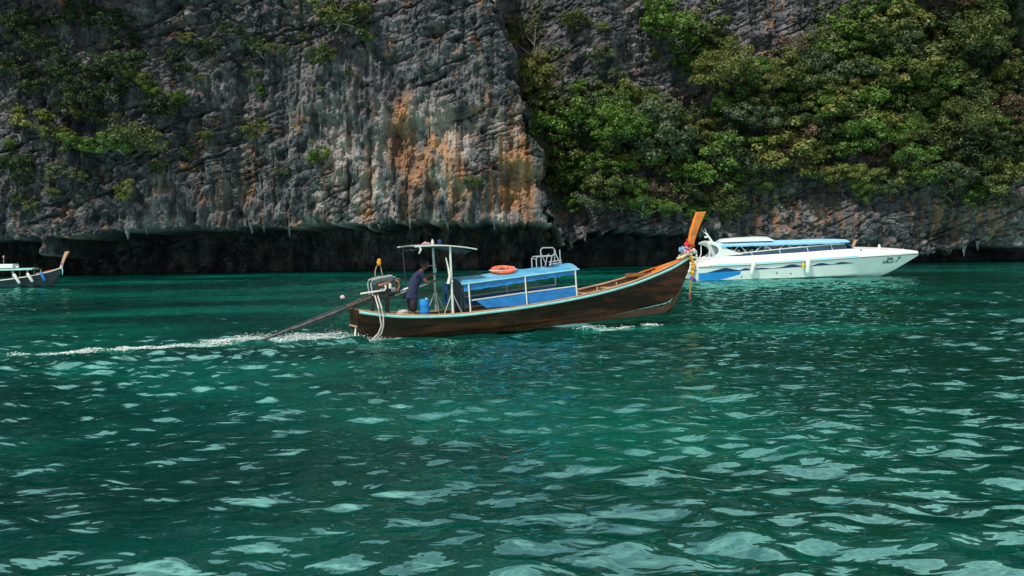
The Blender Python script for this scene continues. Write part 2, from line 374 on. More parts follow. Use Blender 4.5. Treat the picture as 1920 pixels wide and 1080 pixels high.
# top and right-hand return so that the cliff is a solid mass
tx = np.vstack([CX, CX[-1:], CX[-1:]]); tz = np.vstack([CZ, CZ[-1:] + 1.2, CZ[-1:] + 6]); ty = np.vstack([CY, CY[-1:] + 3, CY[-1:] + 70])
end = np.ones((tx.shape[0], 1)); tx = np.hstack([tx, tx[:, -1:] + 3 * end, tx[:, -1:] + 14 * end]); ty = np.hstack([ty, ty[:, -1:] + 9 * end, ty[:, -1:] + 80 * end]); tz = np.hstack([tz, tz[:, -1:], tz[:, -1:]])
pad = lambda a: np.pad(a, ((0, 2), (0, 2)), mode='edge')
def rock_material():
    m, nt, b = new_mat('limestone')
    at = lambda n: node(nt, 'ShaderNodeAttribute', attribute_name=n).outputs['Fac']
    v = coords(nt); vs = coords(nt, (1.0, 1.0, 0.16)); vb = coords(nt, (0.7, 1, 2.4), (0, R(21), 0))
    n1 = noise(nt, v, 0.8, 8, 0.65); n2 = noise(nt, vs, 1.9, 6, 0.6); n3 = noise(nt, vb, 2.2, 6, 0.7, 0.5)
    c = ramp(nt, n1, [(0.30, (0.026, 0.028, 0.034)), (0.5, (0.112, 0.116, 0.130)), (0.72, (0.32, 0.315, 0.315))])
    c = mixc(nt, 0.65, c, ramp(nt, n2, [(0.30, (0.30, 0.30, 0.33)), (0.68, (1.45, 1.45, 1.45))]), 'MULTIPLY')
    c = mixc(nt, at('pale'), c, (0.50, 0.46, 0.43))
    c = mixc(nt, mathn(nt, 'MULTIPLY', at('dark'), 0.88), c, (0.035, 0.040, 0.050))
    oc = ramp(nt, n3, [(0.3, (0.30, 0.14, 0.055)), (0.55, (0.60, 0.30, 0.13)), (0.75, (0.68, 0.47, 0.33))])
    c = mixc(nt, at('ochre'), c, oc)
    nt.links.new(c, b.inputs['Base Color']); b.inputs['Roughness'].default_value = 0.9; b.inputs['Specular IOR Level'].default_value = 0.2
    h = mathn(nt, 'ADD', mathn(nt, 'MULTIPLY', n3, 0.6), mathn(nt, 'ADD', mathn(nt, 'MULTIPLY', n2, 0.35), noise(nt, v, 3.5, 5, 0.7)))
    bump(nt, b, h, 1.0, 0.38)
    return m
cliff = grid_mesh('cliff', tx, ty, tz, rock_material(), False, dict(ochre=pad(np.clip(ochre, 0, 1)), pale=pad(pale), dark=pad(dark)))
tag(cliff, 'tall grey limestone sea cliff with orange stains and a dark undercut at the waterline', None, None, 'structure')
def cliff_y(x, z):
    i = int(np.clip(np.searchsorted(cz_, z), 0, len(cz_) - 1)); j = int(np.clip(np.searchsorted(cx_, x), 0, len(cx_) - 1))
    return float(CY[i, j])

# stalactites hanging along the lip of the undercut
rk = random.Random(8); rock_m = cliff.data.materials[0]; CAVE = CF['cave']
for q in range(40):
    x = rk.uniform(-48, 4) if q < 28 else rk.uniform(6, 58)
    if vnoise(np.array([x / 5.0]), np.array([1.0]), 610)[0] < 0.38: continue
    j = int(np.searchsorted(cx_, x)); col_ = np.where(CAVE[:, j] < 0.5)[0]
    if not len(col_): continue
    i = col_[0]; zl = float(cz_[i]) + 0.35; yl_ = float(CY[i + 3, j]) + rk.uniform(0.1, 0.9); ln = rk.uniform(0.3, 0.6) if rk.random() < 0.7 else rk.uniform(0.8, 1.3); r0 = rk.uniform(0.09, 0.18) * (1 + 0.5 * (ln > 0.7))
    m_ = MB(); m_.loft([[(rr_ * math.cos(a) * rk.uniform(0.7, 1.3) + dx, rr_ * math.sin(a) * rk.uniform(0.7, 1.3), -t * ln) for a in [6.283 * k / 7 for k in range(7)]] for t, rr_, dx in ((0, r0 * 1.5, 0), (0.2, r0, 0.03), (0.45, r0 * 0.75, -0.02), (0.75, r0 * 0.42, 0.02), (1, r0 * 0.1, 0.0))])
    o_ = m_.build('stalactite', rock_m, cliff); o_.location = (x, yl_, zl)

# ------------------------------------------------------------------ trees and shrubs
def leaf_material(name, lo, mid, hi):
    m = bpy.data.materials.new(name); m.use_nodes = True; nt = m.node_tree; nt.nodes.clear()
    at = node(nt, 'ShaderNodeAttribute', attribute_name='shade').outputs['Fac']
    n = noise(nt, coords(nt), 1.7, 3, 0.6)
    f = mathn(nt, 'ADD', mathn(nt, 'MULTIPLY', at, 0.6), mathn(nt, 'MULTIPLY', n, 0.4))
    c = ramp(nt, f, [(0.2, lo), (0.5, mid), (0.8, hi)])
    d = node(nt, 'ShaderNodeBsdfDiffuse'); t = node(nt, 'ShaderNodeBsdfTranslucent'); g = node(nt, 'ShaderNodeBsdfGlossy')
    g.inputs['Roughness'].default_value = 0.45; g.inputs['Color'].default_value = (0.8, 0.9, 0.8, 1)
    nt.links.new(c, d.inputs['Color']); nt.links.new(c, t.inputs['Color'])
    mx = node(nt, 'ShaderNodeMixShader'); mx.inputs[0].default_value = 0.16; nt.links.new(d.outputs[0], mx.inputs[1]); nt.links.new(t.outputs[0], mx.inputs[2])
    m2 = node(nt, 'ShaderNodeMixShader'); m2.inputs[0].default_value = 0.03; nt.links.new(mx.outputs[0], m2.inputs[1]); nt.links.new(g.outputs[0], m2.inputs[2])
    o = node(nt, 'ShaderNodeOutputMaterial'); nt.links.new(m2.outputs[0], o.inputs['Surface']); return m
LEAF = [leaf_material('leaf_bright', (0.02184, 0.0504, 0.0084), (0.063, 0.1302, 0.0168), (0.1596, 0.2436, 0.0378)),
        leaf_material('leaf_olive', (0.018, 0.030, 0.008), (0.060, 0.082, 0.018), (0.155, 0.170, 0.048)),
        leaf_material('leaf_dark', (0.0084, 0.01848, 0.00672), (0.02184, 0.042, 0.01176), (0.0462, 0.0756, 0.021)),
        leaf_material('leaf_yellow', (0.0462, 0.0588, 0.01176), (0.1134, 0.1302, 0.0252), (0.2184, 0.2184, 0.063)),
        leaf_material('leaf_brown', (0.042, 0.02688, 0.01512), (0.1092, 0.07392, 0.042), (0.2016, 0.1386, 0.084)),
        leaf_material('leaf_greygreen', (0.0252, 0.042, 0.01848), (0.063, 0.0924, 0.042), (0.126, 0.1596, 0.0798))]
BARK = simple('bark', (0.075, 0.058, 0.042), 0.9, vary=0.4, scale=5, bmp=0.6)
BARK_PALE = simple('bark_pale', (0.36, 0.31, 0.25), 0.9, vary=0.3, scale=5, bmp=0.6)
def crown_and_trunk(seed, sparse=False):
    """unit tree: base at the origin, crown about one unit in radius centred at z = 1"""
    rs = random.Random(seed); g = rs.gauss
    clumps = []; nc = rs.randint(20, 30); sq = rs.uniform(0.55, 0.95); lop = Vector((rs.gauss(0, 0.18), rs.gauss(0, 0.18), 0))
    while len(clumps) < nc:                                   # a dome of leafy clumps over a hollow, shaded inside
        n = Vector((g(0, 1), g(0, 1), g(0.12, 0.75))).normalized(); d = rs.uniform(0.45, 0.82) if rs.random() < 0.85 else rs.uniform(0.85, 1.12)
        rad = rs.uniform(0.17, 0.36) * (1.15 - 0.35 * d)
        clumps.append((Vector((n.x * d, n.y * d, 1.0 + n.z * d * sq)) + lop * (n.z + 0.6), rad))
    vs = []; fs = []; sh = []; ls = rs.choice((0.65, 0.8, 0.9, 1.0, 1.2)) if not sparse else 1.0
    per = 70 if sparse else 165
    for c, rad in clumps:
        tone = rs.uniform(-0.22, 0.22)
        for _ in range(int(per / ls ** 1.3 * (rad / 0.3) ** 1.5)):
            n = Vector((g(0, 1), g(0, 1), g(0.45, 1))).normalized()
            p = c + Vector((n.x * rad, n.y * rad, n.z * rad * 0.72)) * (rs.random() ** 0.35 * 1.12)
            nn = (n + Vector((g(0, .5), g(0, .5), g(0.35, .5)))).normalized()
            a = nn.orthogonal().normalized(); a = Quaternion(nn, rs.uniform(0, 6.28)) @ a; b_ = nn.cross(a)
            s = rs.uniform(0.034, 0.072) * (ls if not sparse else 0.9); w = s * rs.uniform(0.45, 0.75)
            o = len(vs); vs += [p - a * s, p + b_ * w - nn * s * 0.15, p + a * s, p - b_ * w - nn * s * 0.15]; fs.append((o, o + 1, o + 2, o + 3))
            sh.append(min(1, max(0, 0.5 + tone + g(0, 0.17))))
    me = bpy.data.meshes.new('crown'); me.from_pydata([tuple(v) for v in vs], [], fs)
    at = me.attributes.new('shade', 'FLOAT', 'FACE'); at.data.foreach_set('value', sh); me.materials.append(LEAF[0])
    t = MB(); top = Vector((g(0, .1), g(0, .1), 0.75)); mid = Vector((g(0, .12), g(0, .12), 0.35))
    t.tube([(0, 0.7, 0.05), (0, 0.35, 0.2), mid, top], [0.045, 0.042, 0.036, 0.028], 6)
    for c, rad in clumps[:: 1 if sparse else 2]:
        st = mid.lerp(top, rs.random()); m1 = st.lerp(c, 0.5) + Vector((g(0, .08), g(0, .08), g(-0.04, .06)))
        t.tube([st, m1, c + (c - m1) * (0.35 if sparse else 0.1)], [0.022, 0.015, 0.005], 5)
    tm = t.mesh('trunk', BARK, True, fix=False)
    return me, tm
PROTO = [crown_and_trunk(100 + i) for i in range(12)] + [crown_and_trunk(300 + i, True) for i in range(5)]
KINDS = ['bright green', 'olive', 'dark green', 'lime', 'brown', 'sage']
def plant_place(x, z):
    if x < XC(z) - 0.5:
        side = 'at the shaded buttress end' if x < -38 else ('on the grey buttress face' if x < -18 else 'on the stained buttress face')
        return side + (', high' if z > 20 else (', just above the cave' if z < 9 else ', halfway up'))
    h = 'highest' if z > 26 else 'high' if z > 19.5 else 'lowest' if z < 9.5 else 'low' if z < 14 else 'midway up'
    w = ('beside the buttress corner' if x < 12 else 'above the longtail bow' if x < 21 else 'above the speedboat stern' if x < 30 else
         'above the speedboat canopy' if x < 40 else 'above the speedboat bow' if x < 49 else 'beyond the speedboat bow')
    return '%s the slope %s' % (h if h == 'midway up' else h + ' on', w)
PLACE_WORDS = {2: ('left one of two', 'right one of two'), 3: ('leftmost of three', 'middle of three', 'rightmost of three')}
ORD = ('leftmost', 'second from left', 'third from left', 'fourth from left', 'fifth from left', 'sixth from left', 'seventh from left', 'eighth from left', 'third from right', 'second from right', 'rightmost')
PLANTS = [  # dark leaf kind in both upper corners puts their shade into the leaf colour
 (-18,28.3,3.09,1,'broad olive bush at the top of the bare grey buttress'),
 (-19.6,23.3,1.8,1,'round dark olive shrub clinging high on the grey rock face'),(-15.2,25,0.73,0),
 (-27.3,15.7,1.74,1,'olive shrub spreading in the middle of the rock face'),(-32.3,14.9,0.96,1),
 (-20.4,12.8,1.29,0,'small bright green shrub alone on the pale lower rock face'),
 (-39.9,9.1,1.52,3,'small yellow-green shrub above the dark cave on the lower rock face'),
 (-38.7,14.5,2.81,1,'large domed olive tree on the shaded end of the rock face'),
 (-40.9,14,1.69,0,'bright green tree beside the large domed olive tree'),
 (-44.8,14.2,1.74,0,'rounded green tree between the domed tree and the shaded corner'),
 (-50.5,17.1,2.36,3,'tall yellow-green tree on the shaded end of the cliff'),(-48.6,15.4,1.97,1),(-52.3,12.6,1.97,2),(-48.4,11.1,1.69,5),
 (-51.7,10.6,1.57,2),(-53.8,14.4,0.96,0),(-40.9,22.2,2.59,2),(-38.8,21.1,1.69,3),(-37.5,19.6,1.24,0),(-36.8,18,1.69,2),(-35.4,18.8,1.24,0),
 (-34.6,22.1,1.29,2),(-36.1,23.7,1.12,2),(-32.3,24.7,1.57,2),(-34.8,25.5,0.96,3),(-27.5,21.6,0.96,1),(-26.9,24.5,1.69,2),(-25.2,24.3,1.69,1),
 (-30.1,26.7,1.41,2),(-42.7,27.7,1.85,2),(-40.5,25.6,1.85,2),(-45.5,28,1.97,2),(-51.1,20.8,1.97,2),(-52.9,22.9,2.14,2),(-50,24.7,1.97,2),
 (-47.2,22.4,1.97,2),(-45,19,1.97,2),(-43.3,17,1.41,2),(-47.2,18.5,1.69,2),(-52.3,27.5,2.25,2),(-48.9,27.5,1.69,2),(-41.9,19.5,1.69,2),
 (-43.8,21.8,1.69,2),(-46.1,17.3,1.24,3),(-24.2,11,0.73,1),(-27.8,12.5,0.51,4),(-28,13.7,0.39,4),(-28.8,10.7,0.45,4),(-20.1,19.6,0.45,0),
 (-4.2,9.4,1.24,1,'drooping olive shrub low on the orange-stained rock'),(-37.1,11.5,1.01,1),(-34.8,13,0.84,1),(-38.2,7.4,0.39,4),(-31.8,16.3,0.73,4),
 (-27.1,12,0.39,4),(-22.5,25.7,0.84,1),(-28.9,23,0.73,4),(-48.3,8.9,1.01,1),(-50.6,7.8,0.96,1),(-52.8,8.4,1.12,2),(-45.5,10.6,1.01,1),
 (-53.4,18,1.41,2),(-32.9,21.1,0.73,1),(-27,19.9,0.67,0),(-17.1,21.5,0.56,1),
 (1.8,30.2,2.24,1,'olive tree with a pale trunk in the gully beside the buttress'),(2.9,26.1,1.6,3),(0,28.1,1.41,3),(3.5,22.5,1.28,3),
 (8,29.5,1.92,1,'round olive bush on the bare dark rock right of the gully'),(11.2,28.2,0.96,3),
 (18.2,30.3,2.24,0,'bright green tree on the ledge high above the prow'),(20.2,29.3,2.56,0),(21.8,27.1,2.24,0),(24,29,1.92,1),(24.6,27.1,1.6,1),
 (17.6,25.9,1.28,3),(20.8,24.9,1.92,0),(22.4,26.1,1.6,5),(6.3,10,2.43,0,'bright green shrub at the foot of the buttress corner'),
 (51.2,10.4,2.05,3,'rounded yellow-green shrub low on the rock above the speedboat bow'),
 (43.5,9.1,1.79,5,'grey-green shrub hanging on the lower rock above the speedboat'),(43.5,21,1.47,0),
 (43.8,27,1.41,0,'small round bright tree standing out high on the dark rock'),(50.2,29,1.79,0),
 (37.1,22.7,3.52,5,'broad dark-topped tree above the speedboat canopy'),(43.5,19.4,3.52,0,'large bright domed tree high above the speedboat bow'),
 (46.1,23.3,2.24,3),(34.6,26.9,1.79,4),(39,15.2,1.41,0,'small vivid green tree in the middle of the dry brown scrub'),(53.1,21.9,2.88,0),
 (55.7,24.4,2.56,2),(30.7,13.5,1.41,0),(10.9,25,1.79,5),(12.2,22.4,2.24,5),(25.3,6.6,1.92,1,'olive bush hanging just behind the orange prow'),
 (34,22.5,2.23,1),(5.1,19.1,2.83,1),(3.9,21.1,1.68,5),(27.3,10.2,1.94,5),(36.5,21.7,2.92,1),(60.6,30.8,1.7,2),(53.5,24.3,2.19,1),(20.3,10.6,1.97,0),
 (12.5,17,2.9,0),(40.2,22.3,1.89,4),(42.8,20.8,1.82,3),(20.6,16.8,1.88,1),(49.6,13.4,2.16,0),(16.4,17.2,2.68,5),(45.7,24.5,2.83,0),(60.9,28.8,1.51,2),
 (26.9,12.1,2.56,2),(10.8,19.5,2.89,5),(4,14.8,2.48,0),(47.8,16.8,2.06,0),(43.7,16.3,2.05,3),(30.3,14.6,1.94,0),(51.3,24.5,2.27,5),(24.9,14.5,2.42,0),
 (5.2,12.1,2.11,0),(25.2,9.1,2,1),(6.5,20.7,2.12,5),(15.7,19.6,1.91,1),(37.2,25.3,2.92,0),(23.9,17.3,2.27,3),(59.2,13.5,1.96,2),(32.8,15.8,2.09,4),
 (56,11.1,2.29,3),(25.3,21.8,2.32,3),(7.9,15.7,2.05,0),(29.8,19.4,2.01,1),(51.7,27.8,1.49,3),(53.8,13.4,2.24,2),(11.7,11.9,2.51,0),(33.8,11.4,1.66,4),
 (53.2,10.5,2.06,2),(17.3,14,2.9,5),(59.5,20,2.07,1),(59.4,22.2,2.11,3),(52.4,19.2,2.15,3),(41.1,10.8,2.2,3),(47,19.3,2.56,1),(45.4,27.6,2.33,1),
 (9.5,8.2,2.14,5),(31.9,18.1,2.31,2),(45.5,17.3,1.62,2),(8,17.6,2.84,0),(56.8,20.2,2.61,1),(38.6,18.7,2.52,0),(32.6,13.8,2.35,3),(58.6,25.1,1.52,4),
 (9,20.8,2.24,0),(41.5,28.4,1.92,2),(14.9,7,1.92,0),(25.7,19.4,1.58,0),(36.1,13.5,2.41,1),(6.7,9.7,1.91,1),(29,23.3,2.34,0),(13.1,19.9,2.37,3),
 (58.1,29.2,1.82,2),(31.5,10,1.26,5),(22.3,10.1,1.71,5),(17.5,6.7,1.84,0),(60.4,17.3,2.55,2),(47,14.5,2.03,3),(25.2,23.7,2.59,3),(55.5,15.2,1.79,5),
 (46,10.4,2.11,1),(50.3,9.9,2.13,5),(42.9,13.6,1.98,4),(35.4,15.5,2.19,4),(39.5,14,2.55,0),(31.5,22.1,2.07,3),(42.5,24.4,1.85,1),(32.8,19.9,1.79,0),
 (55.6,26.7,2.74,1),(56.1,24.3,1.91,5),(45.1,30.9,2.02,2),(19.6,12.7,1.68,1),(54.4,31.5,2.76,4),(29.3,17.6,2.68,5),(42.9,26.9,1.81,0),(15,12.2,1.66,3),
 (12.8,7.5,1.71,1),(48,31.1,2.52,0),(59.5,15.4,2.37,1),(58.6,31.4,1.68,3),(57.7,27.1,1.74,3),(38.3,23.5,2.59,1),(21.3,6.2,1.6,0),(17.3,11.7,1.68,3),
 (37.7,15.7,2.02,2),(11.5,14,1.86,0),(49.1,26.2,2.59,1),(27,16.8,1.7,5),(27.3,14.7,1.7,0),(54.4,17.2,1.7,2),(23.4,12,2.62,0),(38.9,20.7,2.83,3),
 (43.6,9.5,2.02,1),(14.4,15.9,2.12,0),(5.6,16.9,1.86,5),(53.1,15.5,1.89,5),(53.7,29.7,2.7,5),(43.9,18.8,1.68,1),(11,10,2.02,1),(61.1,10.6,1.37,0),
 (10.2,16.5,2.26,2),(39.7,25.6,1.78,0),(48.7,21.7,2.4,0),(58.5,18.1,2.63,4),(9.4,11.8,2.09,0),(50.6,15.1,2.31,1),(23,15.3,1.63,3),(52,22.6,2.3,1),
 (38.4,11.3,1.84,3),(51,30,1.99,2),(58.7,11,1.8,1),(49.5,19.8,2.33,1),(61.9,21.9,2.36,2),(54,8.2,1.15,0),(7.5,7.8,1.56,0),(20.8,8.3,1.71,2),
 (45.9,21.2,2.39,5),(36.5,18.3,2.37,3),(37.4,9.2,1.23,4),(2.3,23.3,2.84,3),(54.3,20.3,2.69,2),(46.3,12.2,2.11,0),(39.7,16.1,2.18,3),(39.6,27.4,2.79,1),
 (6.7,13.4,2.86,1),(51.8,12.2,1.5,1),(47.4,29.1,2.27,3),(61.5,12.6,1.82,0),(57.3,16.4,2.54,0),(48.5,23.9,2.73,2),(61.4,25.9,1.67,2),(14.3,8.9,1.96,0),
 (42.9,29.8,2.88,0),(57.2,22.7,1.69,2),(34.5,17.6,2.47,2),(56.5,30.7,2.83,0),(21.8,18.6,1.54,2),(35.8,23.6,1.99,1),(18,8.6,1.54,4),(32.9,24.5,1.89,3),
 (23.5,7.8,1.73,1),(51.6,16.9,2.81,1),(40.8,8.7,1.44,0),(61.6,23.8,2.5,3),(49.7,17.9,2.01,0),(41.1,18.4,2.35,1),(62.1,19.7,2.28,2),(29.2,9.2,1.11,0),
 (61.7,15.3,2.68,4),(56.6,13.1,1.6,0),(30.8,12.8,2.1,4),(28.2,21.1,1.93,5),(36.3,11.4,1.61,4),(55,22.6,2.36,5),(43.7,22.9,2.53,5),(29.3,11.1,1.49,5),
 (48.2,10.6,2.1,0),(47,26.1,2.61,5),(18.4,15.9,1.79,1),(20.6,14.6,2.61,2),(55.9,9.3,2.12,1),(43.2,11.8,2.13,4),(41.9,15.3,2.76,0),
]
rp = random.Random(5)
LABELS = {}
rb_ = random.Random(17); BIG = [rb_.choice((0.75, 0.9, 1.0, 1.0, 1.15, 1.45)) if it[0] > XC(it[1]) else 1.0 for it in PLANTS]
for i, it in enumerate(PLANTS):
    r = it[2] * (1.14 * (1.0 if len(it) > 4 else BIG[i]) if it[0] > XC(it[1]) else 1.02); size = 'small ' if r < 1.3 else 'medium ' if r < 2.3 else 'large ' if r < 3.0 else 'huge '
    LABELS.setdefault(it[4] if len(it) > 4 else '%s%s %s %s' % (size, KINDS[it[3]], 'shrub' if r < 1.7 else 'tree', plant_place(it[0], it[1])), []).append(i)
LABEL_OF = {}
for lab, ids in LABELS.items():
    ids.sort(key=lambda i: PLANTS[i][0])
    for q, i in enumerate(ids): LABEL_OF[i] = lab if len(ids) == 1 else lab + ', ' + (PLACE_WORDS[len(ids)][q] if len(ids) in PLACE_WORDS else ORD[q])
for i_, it in enumerate(PLANTS):
    x, z, r, k = it[:4]; note = it[4] if len(it) > 4 else None
    r *= 1.14 if x > XC(z) else 1.02; r *= (1.0 if note else BIG[i_])
    cm, tm = PROTO[12 + rp.randrange(5)] if (k == 4 or (k == 1 and rp.random() < 0.15)) else PROTO[rp.randrange(12)]
    zb = z - 0.92 * r; yb = min(cliff_y(x, zb), cliff_y(x, z)) - 0.22 * r
    yb = min(yb, cliff_y(x, z + 0.3 * r) - 0.1 * r)
    M = Matrix.Translation((x, yb, zb)) @ Matrix.Rotation(R(rp.uniform(4, 20)), 4, 'X') @ Matrix.Rotation(R(rp.uniform(-12, 12)), 4, 'Y') @ Matrix.Rotation(rp.uniform(-0.8, 0.8), 4, 'Z') @ Matrix.Diagonal((r * rp.choice((-1, 1)) * rp.uniform(0.9, 1.15), r * rp.uniform(0.9, 1.1), r * rp.uniform(0.8, 1.05), 1))
    kind = 'shrub' if r < 1.7 else 'tree'
    lab = LABEL_OF[i_]
    root = thing('cliff_' + kind, lab, kind, M, 'trees and shrubs growing on the cliff')
    c = bpy.data.objects.new('crown', cm); t = bpy.data.objects.new('trunk', tm)
    for o in (c, t): COL.objects.link(o); o.parent = root
    c.material_slots[0].link = 'OBJECT'; c.material_slots[0].material = LEAF[k]
    if rp.random() < 0.10: t.material_slots[0].link = 'OBJECT'; t.material_slots[0].material = BARK_PALE

# low undergrowth that fills the slope between the trees: too many leaves to count
ru = np.random.RandomState(21); NU = 42000
ux = ru.uniform(3, 66, NU); uz = ru.uniform(6.5, 38, NU)
keep = (ux > XC(uz) + 0.6) & (fbm(ux / 6, uz / 5, 3, 500) + 0.35 * sstep(8, 13, uz) - 1.4 * np.exp(-((ux - 12) / 7) ** 2 - ((uz - 27) / 6) ** 2) - 1.3 * np.exp(-((ux - 31) / 7) ** 2 - ((uz - 31) / 6) ** 2) - 0.25 * sstep(28, 36, uz) > 0.04)
ux, uz = ux[keep], uz[keep]
ii = np.clip(np.searchsorted(cz_, uz), 0, len(cz_) - 1); jj = np.clip(np.searchsorted(cx_, ux), 0, len(cx_) - 1)
uy = CY[ii, jj] - ru.rand(len(ux)) ** 1.6 * 0.8
n = ru.randn(len(ux), 3) * 0.55 + np.array([-0.1, -0.6, 0.7]); n /= np.linalg.norm(n, axis=1)[:, None]
a = np.cross(n, ru.randn(len(ux), 3)); a /= np.linalg.norm(a, axis=1)[:, None]; b_ = np.cross(n, a)
s = ru.uniform(0.10, 0.22, len(ux))[:, None]; c = np.stack([ux, uy, uz], 1)
V = np.stack([c - a * s, c + b_ * s * 0.6, c + a * s, c - b_ * s * 0.6], 1).reshape(-1, 3)
me = bpy.data.meshes.new('undergrowth'); me.from_pydata(V.tolist(), [], np.arange(len(V)).reshape(-1, 4).tolist())
tone = np.clip(0.5 + 0.55 * fbm(ux / 1.6, uz / 1.3, 3, 510) + 0.12 * ru.randn(len(ux)), 0, 1)
at = me.attributes.new('shade', 'FLOAT', 'FACE'); at.data.foreach_set('value', tone.astype(np.float32))
for k_ in (1, 0, 4): me.materials.append(LEAF[k_])
pick = fbm(ux / 3.5, uz / 3, 2, 520) + 0.15 * ru.randn(len(ux))
me.polygons.foreach_set('material_index', np.where(pick > 0.22, 1, np.where(pick < -0.34, 2, 0)).astype(np.int32)); me.update()
o = bpy.data.objects.new('undergrowth', me); COL.objects.link(o)
tag(o, 'low olive and brown undergrowth covering the wooded cliff slope', None, None, 'stuff')

# bleached dead trees standing out of the slope
for x, z, r, tx_, lab in ((2.0, 27.5, 2.6, 4, 'bare pale trunk standing in the gully beside the buttress'), (32.6, 19.6, 2.6, 40, 'bleached twisted dead tree above the speedboat canopy'), (36.4, 15.2, 2.0, -35, 'small bleached dead tree in the scrub above the speedboat'), (52.0, 20.8, 2.4, 38, 'bleached dead tree high beyond the speedboat bow'), (16.2, 14.0, 1.8, -30, 'small pale dead branch low on the slope above the longtail bow'), (55.5, 14.6, 1.8, 25, 'pale dead shrub midway up beyond the speedboat bow')):
    root = thing('dead_tree', lab, 'tree', Matrix.Translation((x, cliff_y(x, z - r) - 0.8, z - r)) @ Matrix.Rotation(R(38), 4, 'X') @ Matrix.Rotation(R(tx_), 4, 'Y') @ Matrix.Scale(1.0, 4), 'dead trees on the cliff')
    rs_ = random.Random(int(x * 10)); m_ = MB(); P0 = [Vector((0, 0, -0.4))]
    for q in range(6): P0.append(P0[-1] + Vector((rs_.gauss(0, .16), rs_.gauss(0, .16), 0.36)) * r * 0.8)
    m_.tube(P0, [0.11, 0.10, 0.085, 0.07, 0.055, 0.04, 0.02], 7); m_.build('trunk', BARK_PALE, root, True)
    for q in range(7):
        st = P0[2 + q % 4]; d_ = Vector((rs_.gauss(0, 1), rs_.gauss(0, 1), abs(rs_.gauss(0.3, 0.6)))).normalized(); k1 = st + d_ * r * 0.35; m2 = MB()
        m2.tube([st, k1, k1 + (d_ + Vector((rs_.gauss(0, .5), rs_.gauss(0, .5), 0.4))).normalized() * r * 0.4], [0.05, 0.035, 0.012], 5); m2.build('branch', BARK_PALE, root, True)

# ------------------------------------------------------------------ boat materials
HULL_WOOD = simple('dark_varnished_hull', (0.022, 0.0080, 0.0035), 0.33, vary=0.45, scale=2.2, stretch=(0.5, 1, 3), dirt=(0.14, 0.036, 0.013), worn=0.49, bmp=0.15, spec=0.24)
BOTTOM_PAINT = simple('red_bottom_paint', (0.16, 0.045, 0.025), 0.6, vary=0.35, scale=4, dirt=(0.06, 0.03, 0.02), worn=0.5)
DECK_WOOD = simple('orange_varnish', (0.74, 0.21, 0.028), 0.28, vary=0.28, scale=3.0, stretch=(0.5, 7, 2), bmp=0.15)
PALE_WOOD = simple('weathered_wood', (0.46, 0.29, 0.18), 0.7, vary=0.3, scale=4, stretch=(0.6, 5, 3), dirt=(0.22, 0.12, 0.07), worn=0.52, bmp=0.2)
INNER_WOOD = simple('inner_hull_wood', (0.26, 0.11, 0.045), 0.65, vary=0.4, scale=4, stretch=(0.6, 3, 3), bmp=0.2)
TEAL = simple('pale_teal_paint', (0.30, 0.62, 0.60), 0.45, vary=0.16, scale=5, dirt=(0.20, 0.36, 0.34), worn=0.58)
BLUE = simple('blue_paint', (0.012, 0.19, 0.55), 0.42, vary=0.3, scale=4, stretch=(1, 1, 2), dirt=(0.03, 0.13, 0.28), worn=0.5)
ROOF_BLUE = simple('faded_blue_roof', (0.055, 0.28, 0.48), 0.5, vary=0.25, scale=3, dirt=(0.24, 0.44, 0.52), worn=0.48, bmp=0.3)
WHITE = simple('white_gelcoat', (0.73, 0.74, 0.73), 0.28, vary=0.08, scale=1.2, stretch=(0.6, 1, 2.5), dirt=(0.55, 0.55, 0.50), worn=0.56)
OFFWHITE = simple('offwhite_paint', (0.66, 0.64, 0.60), 0.5, vary=0.12, scale=5, dirt=(0.40, 0.36, 0.31), worn=0.58)
STEEL = simple('galvanised_tube', (0.60, 0.61, 0.63), 0.35, metal=0.55, vary=0.15, scale=8, dirt=(0.36, 0.27, 0.20), worn=0.6)
DARK_STEEL = simple('dark_greasy_steel', (0.055, 0.055, 0.058), 0.42, metal=0.5, vary=0.5, scale=9, dirt=(0.12, 0.07, 0.045), worn=0.56, bmp=0.2)
CAST = simple('cast_alloy', (0.28, 0.29, 0.31), 0.4, metal=0.7, vary=0.25, scale=9, dirt=(0.12, 0.10, 0.08), worn=0.55)
COPPER = simple('rusty_manifold', (0.34, 0.15, 0.075), 0.6, metal=0.3, vary=0.4, scale=10)
HOSE = simple('pale_hose', (0.52, 0.43, 0.40), 0.5, vary=0.15, scale=6)
ROPE = simple('cream_rope', (0.62, 0.52, 0.36), 0.85, vary=0.3, scale=14, bmp=0.5)
ORANGE = simple('orange_ring', (0.80, 0.11, 0.03), 0.45, vary=0.16, scale=6, dirt=(0.60, 0.22, 0.12), worn=0.6)
DRUM = simple('blue_plastic', (0.012, 0.21, 0.60), 0.38, vary=0.12, scale=5)
RED_CLOTH = simple('red_cloth', (0.62, 0.025, 0.03), 0.8, vary=0.25, scale=12, bmp=0.3)
PINK_CLOTH = simple('pink_cloth', (0.70, 0.36, 0.40), 0.8, vary=0.2, scale=12, bmp=0.3)
BLUE_CLOTH = simple('light_blue_cloth', (0.22, 0.42, 0.66), 0.8, vary=0.25, scale=12, bmp=0.3)
VIOLET_CLOTH = simple('violet_cloth', (0.16, 0.10, 0.42), 0.8, vary=0.25, scale=12, bmp=0.3)
WHITE_CLOTH = simple('white_cloth', (0.66, 0.63, 0.58), 0.85, vary=0.15, scale=10, bmp=0.3)
GARLAND = simple('marigold_garland', (0.72, 0.33, 0.03), 0.85, vary=0.35, scale=20, bmp=0.8)
CANVAS = simple('grey_canvas', (0.30, 0.31, 0.31), 0.8, vary=0.2, scale=6, bmp=0.3)
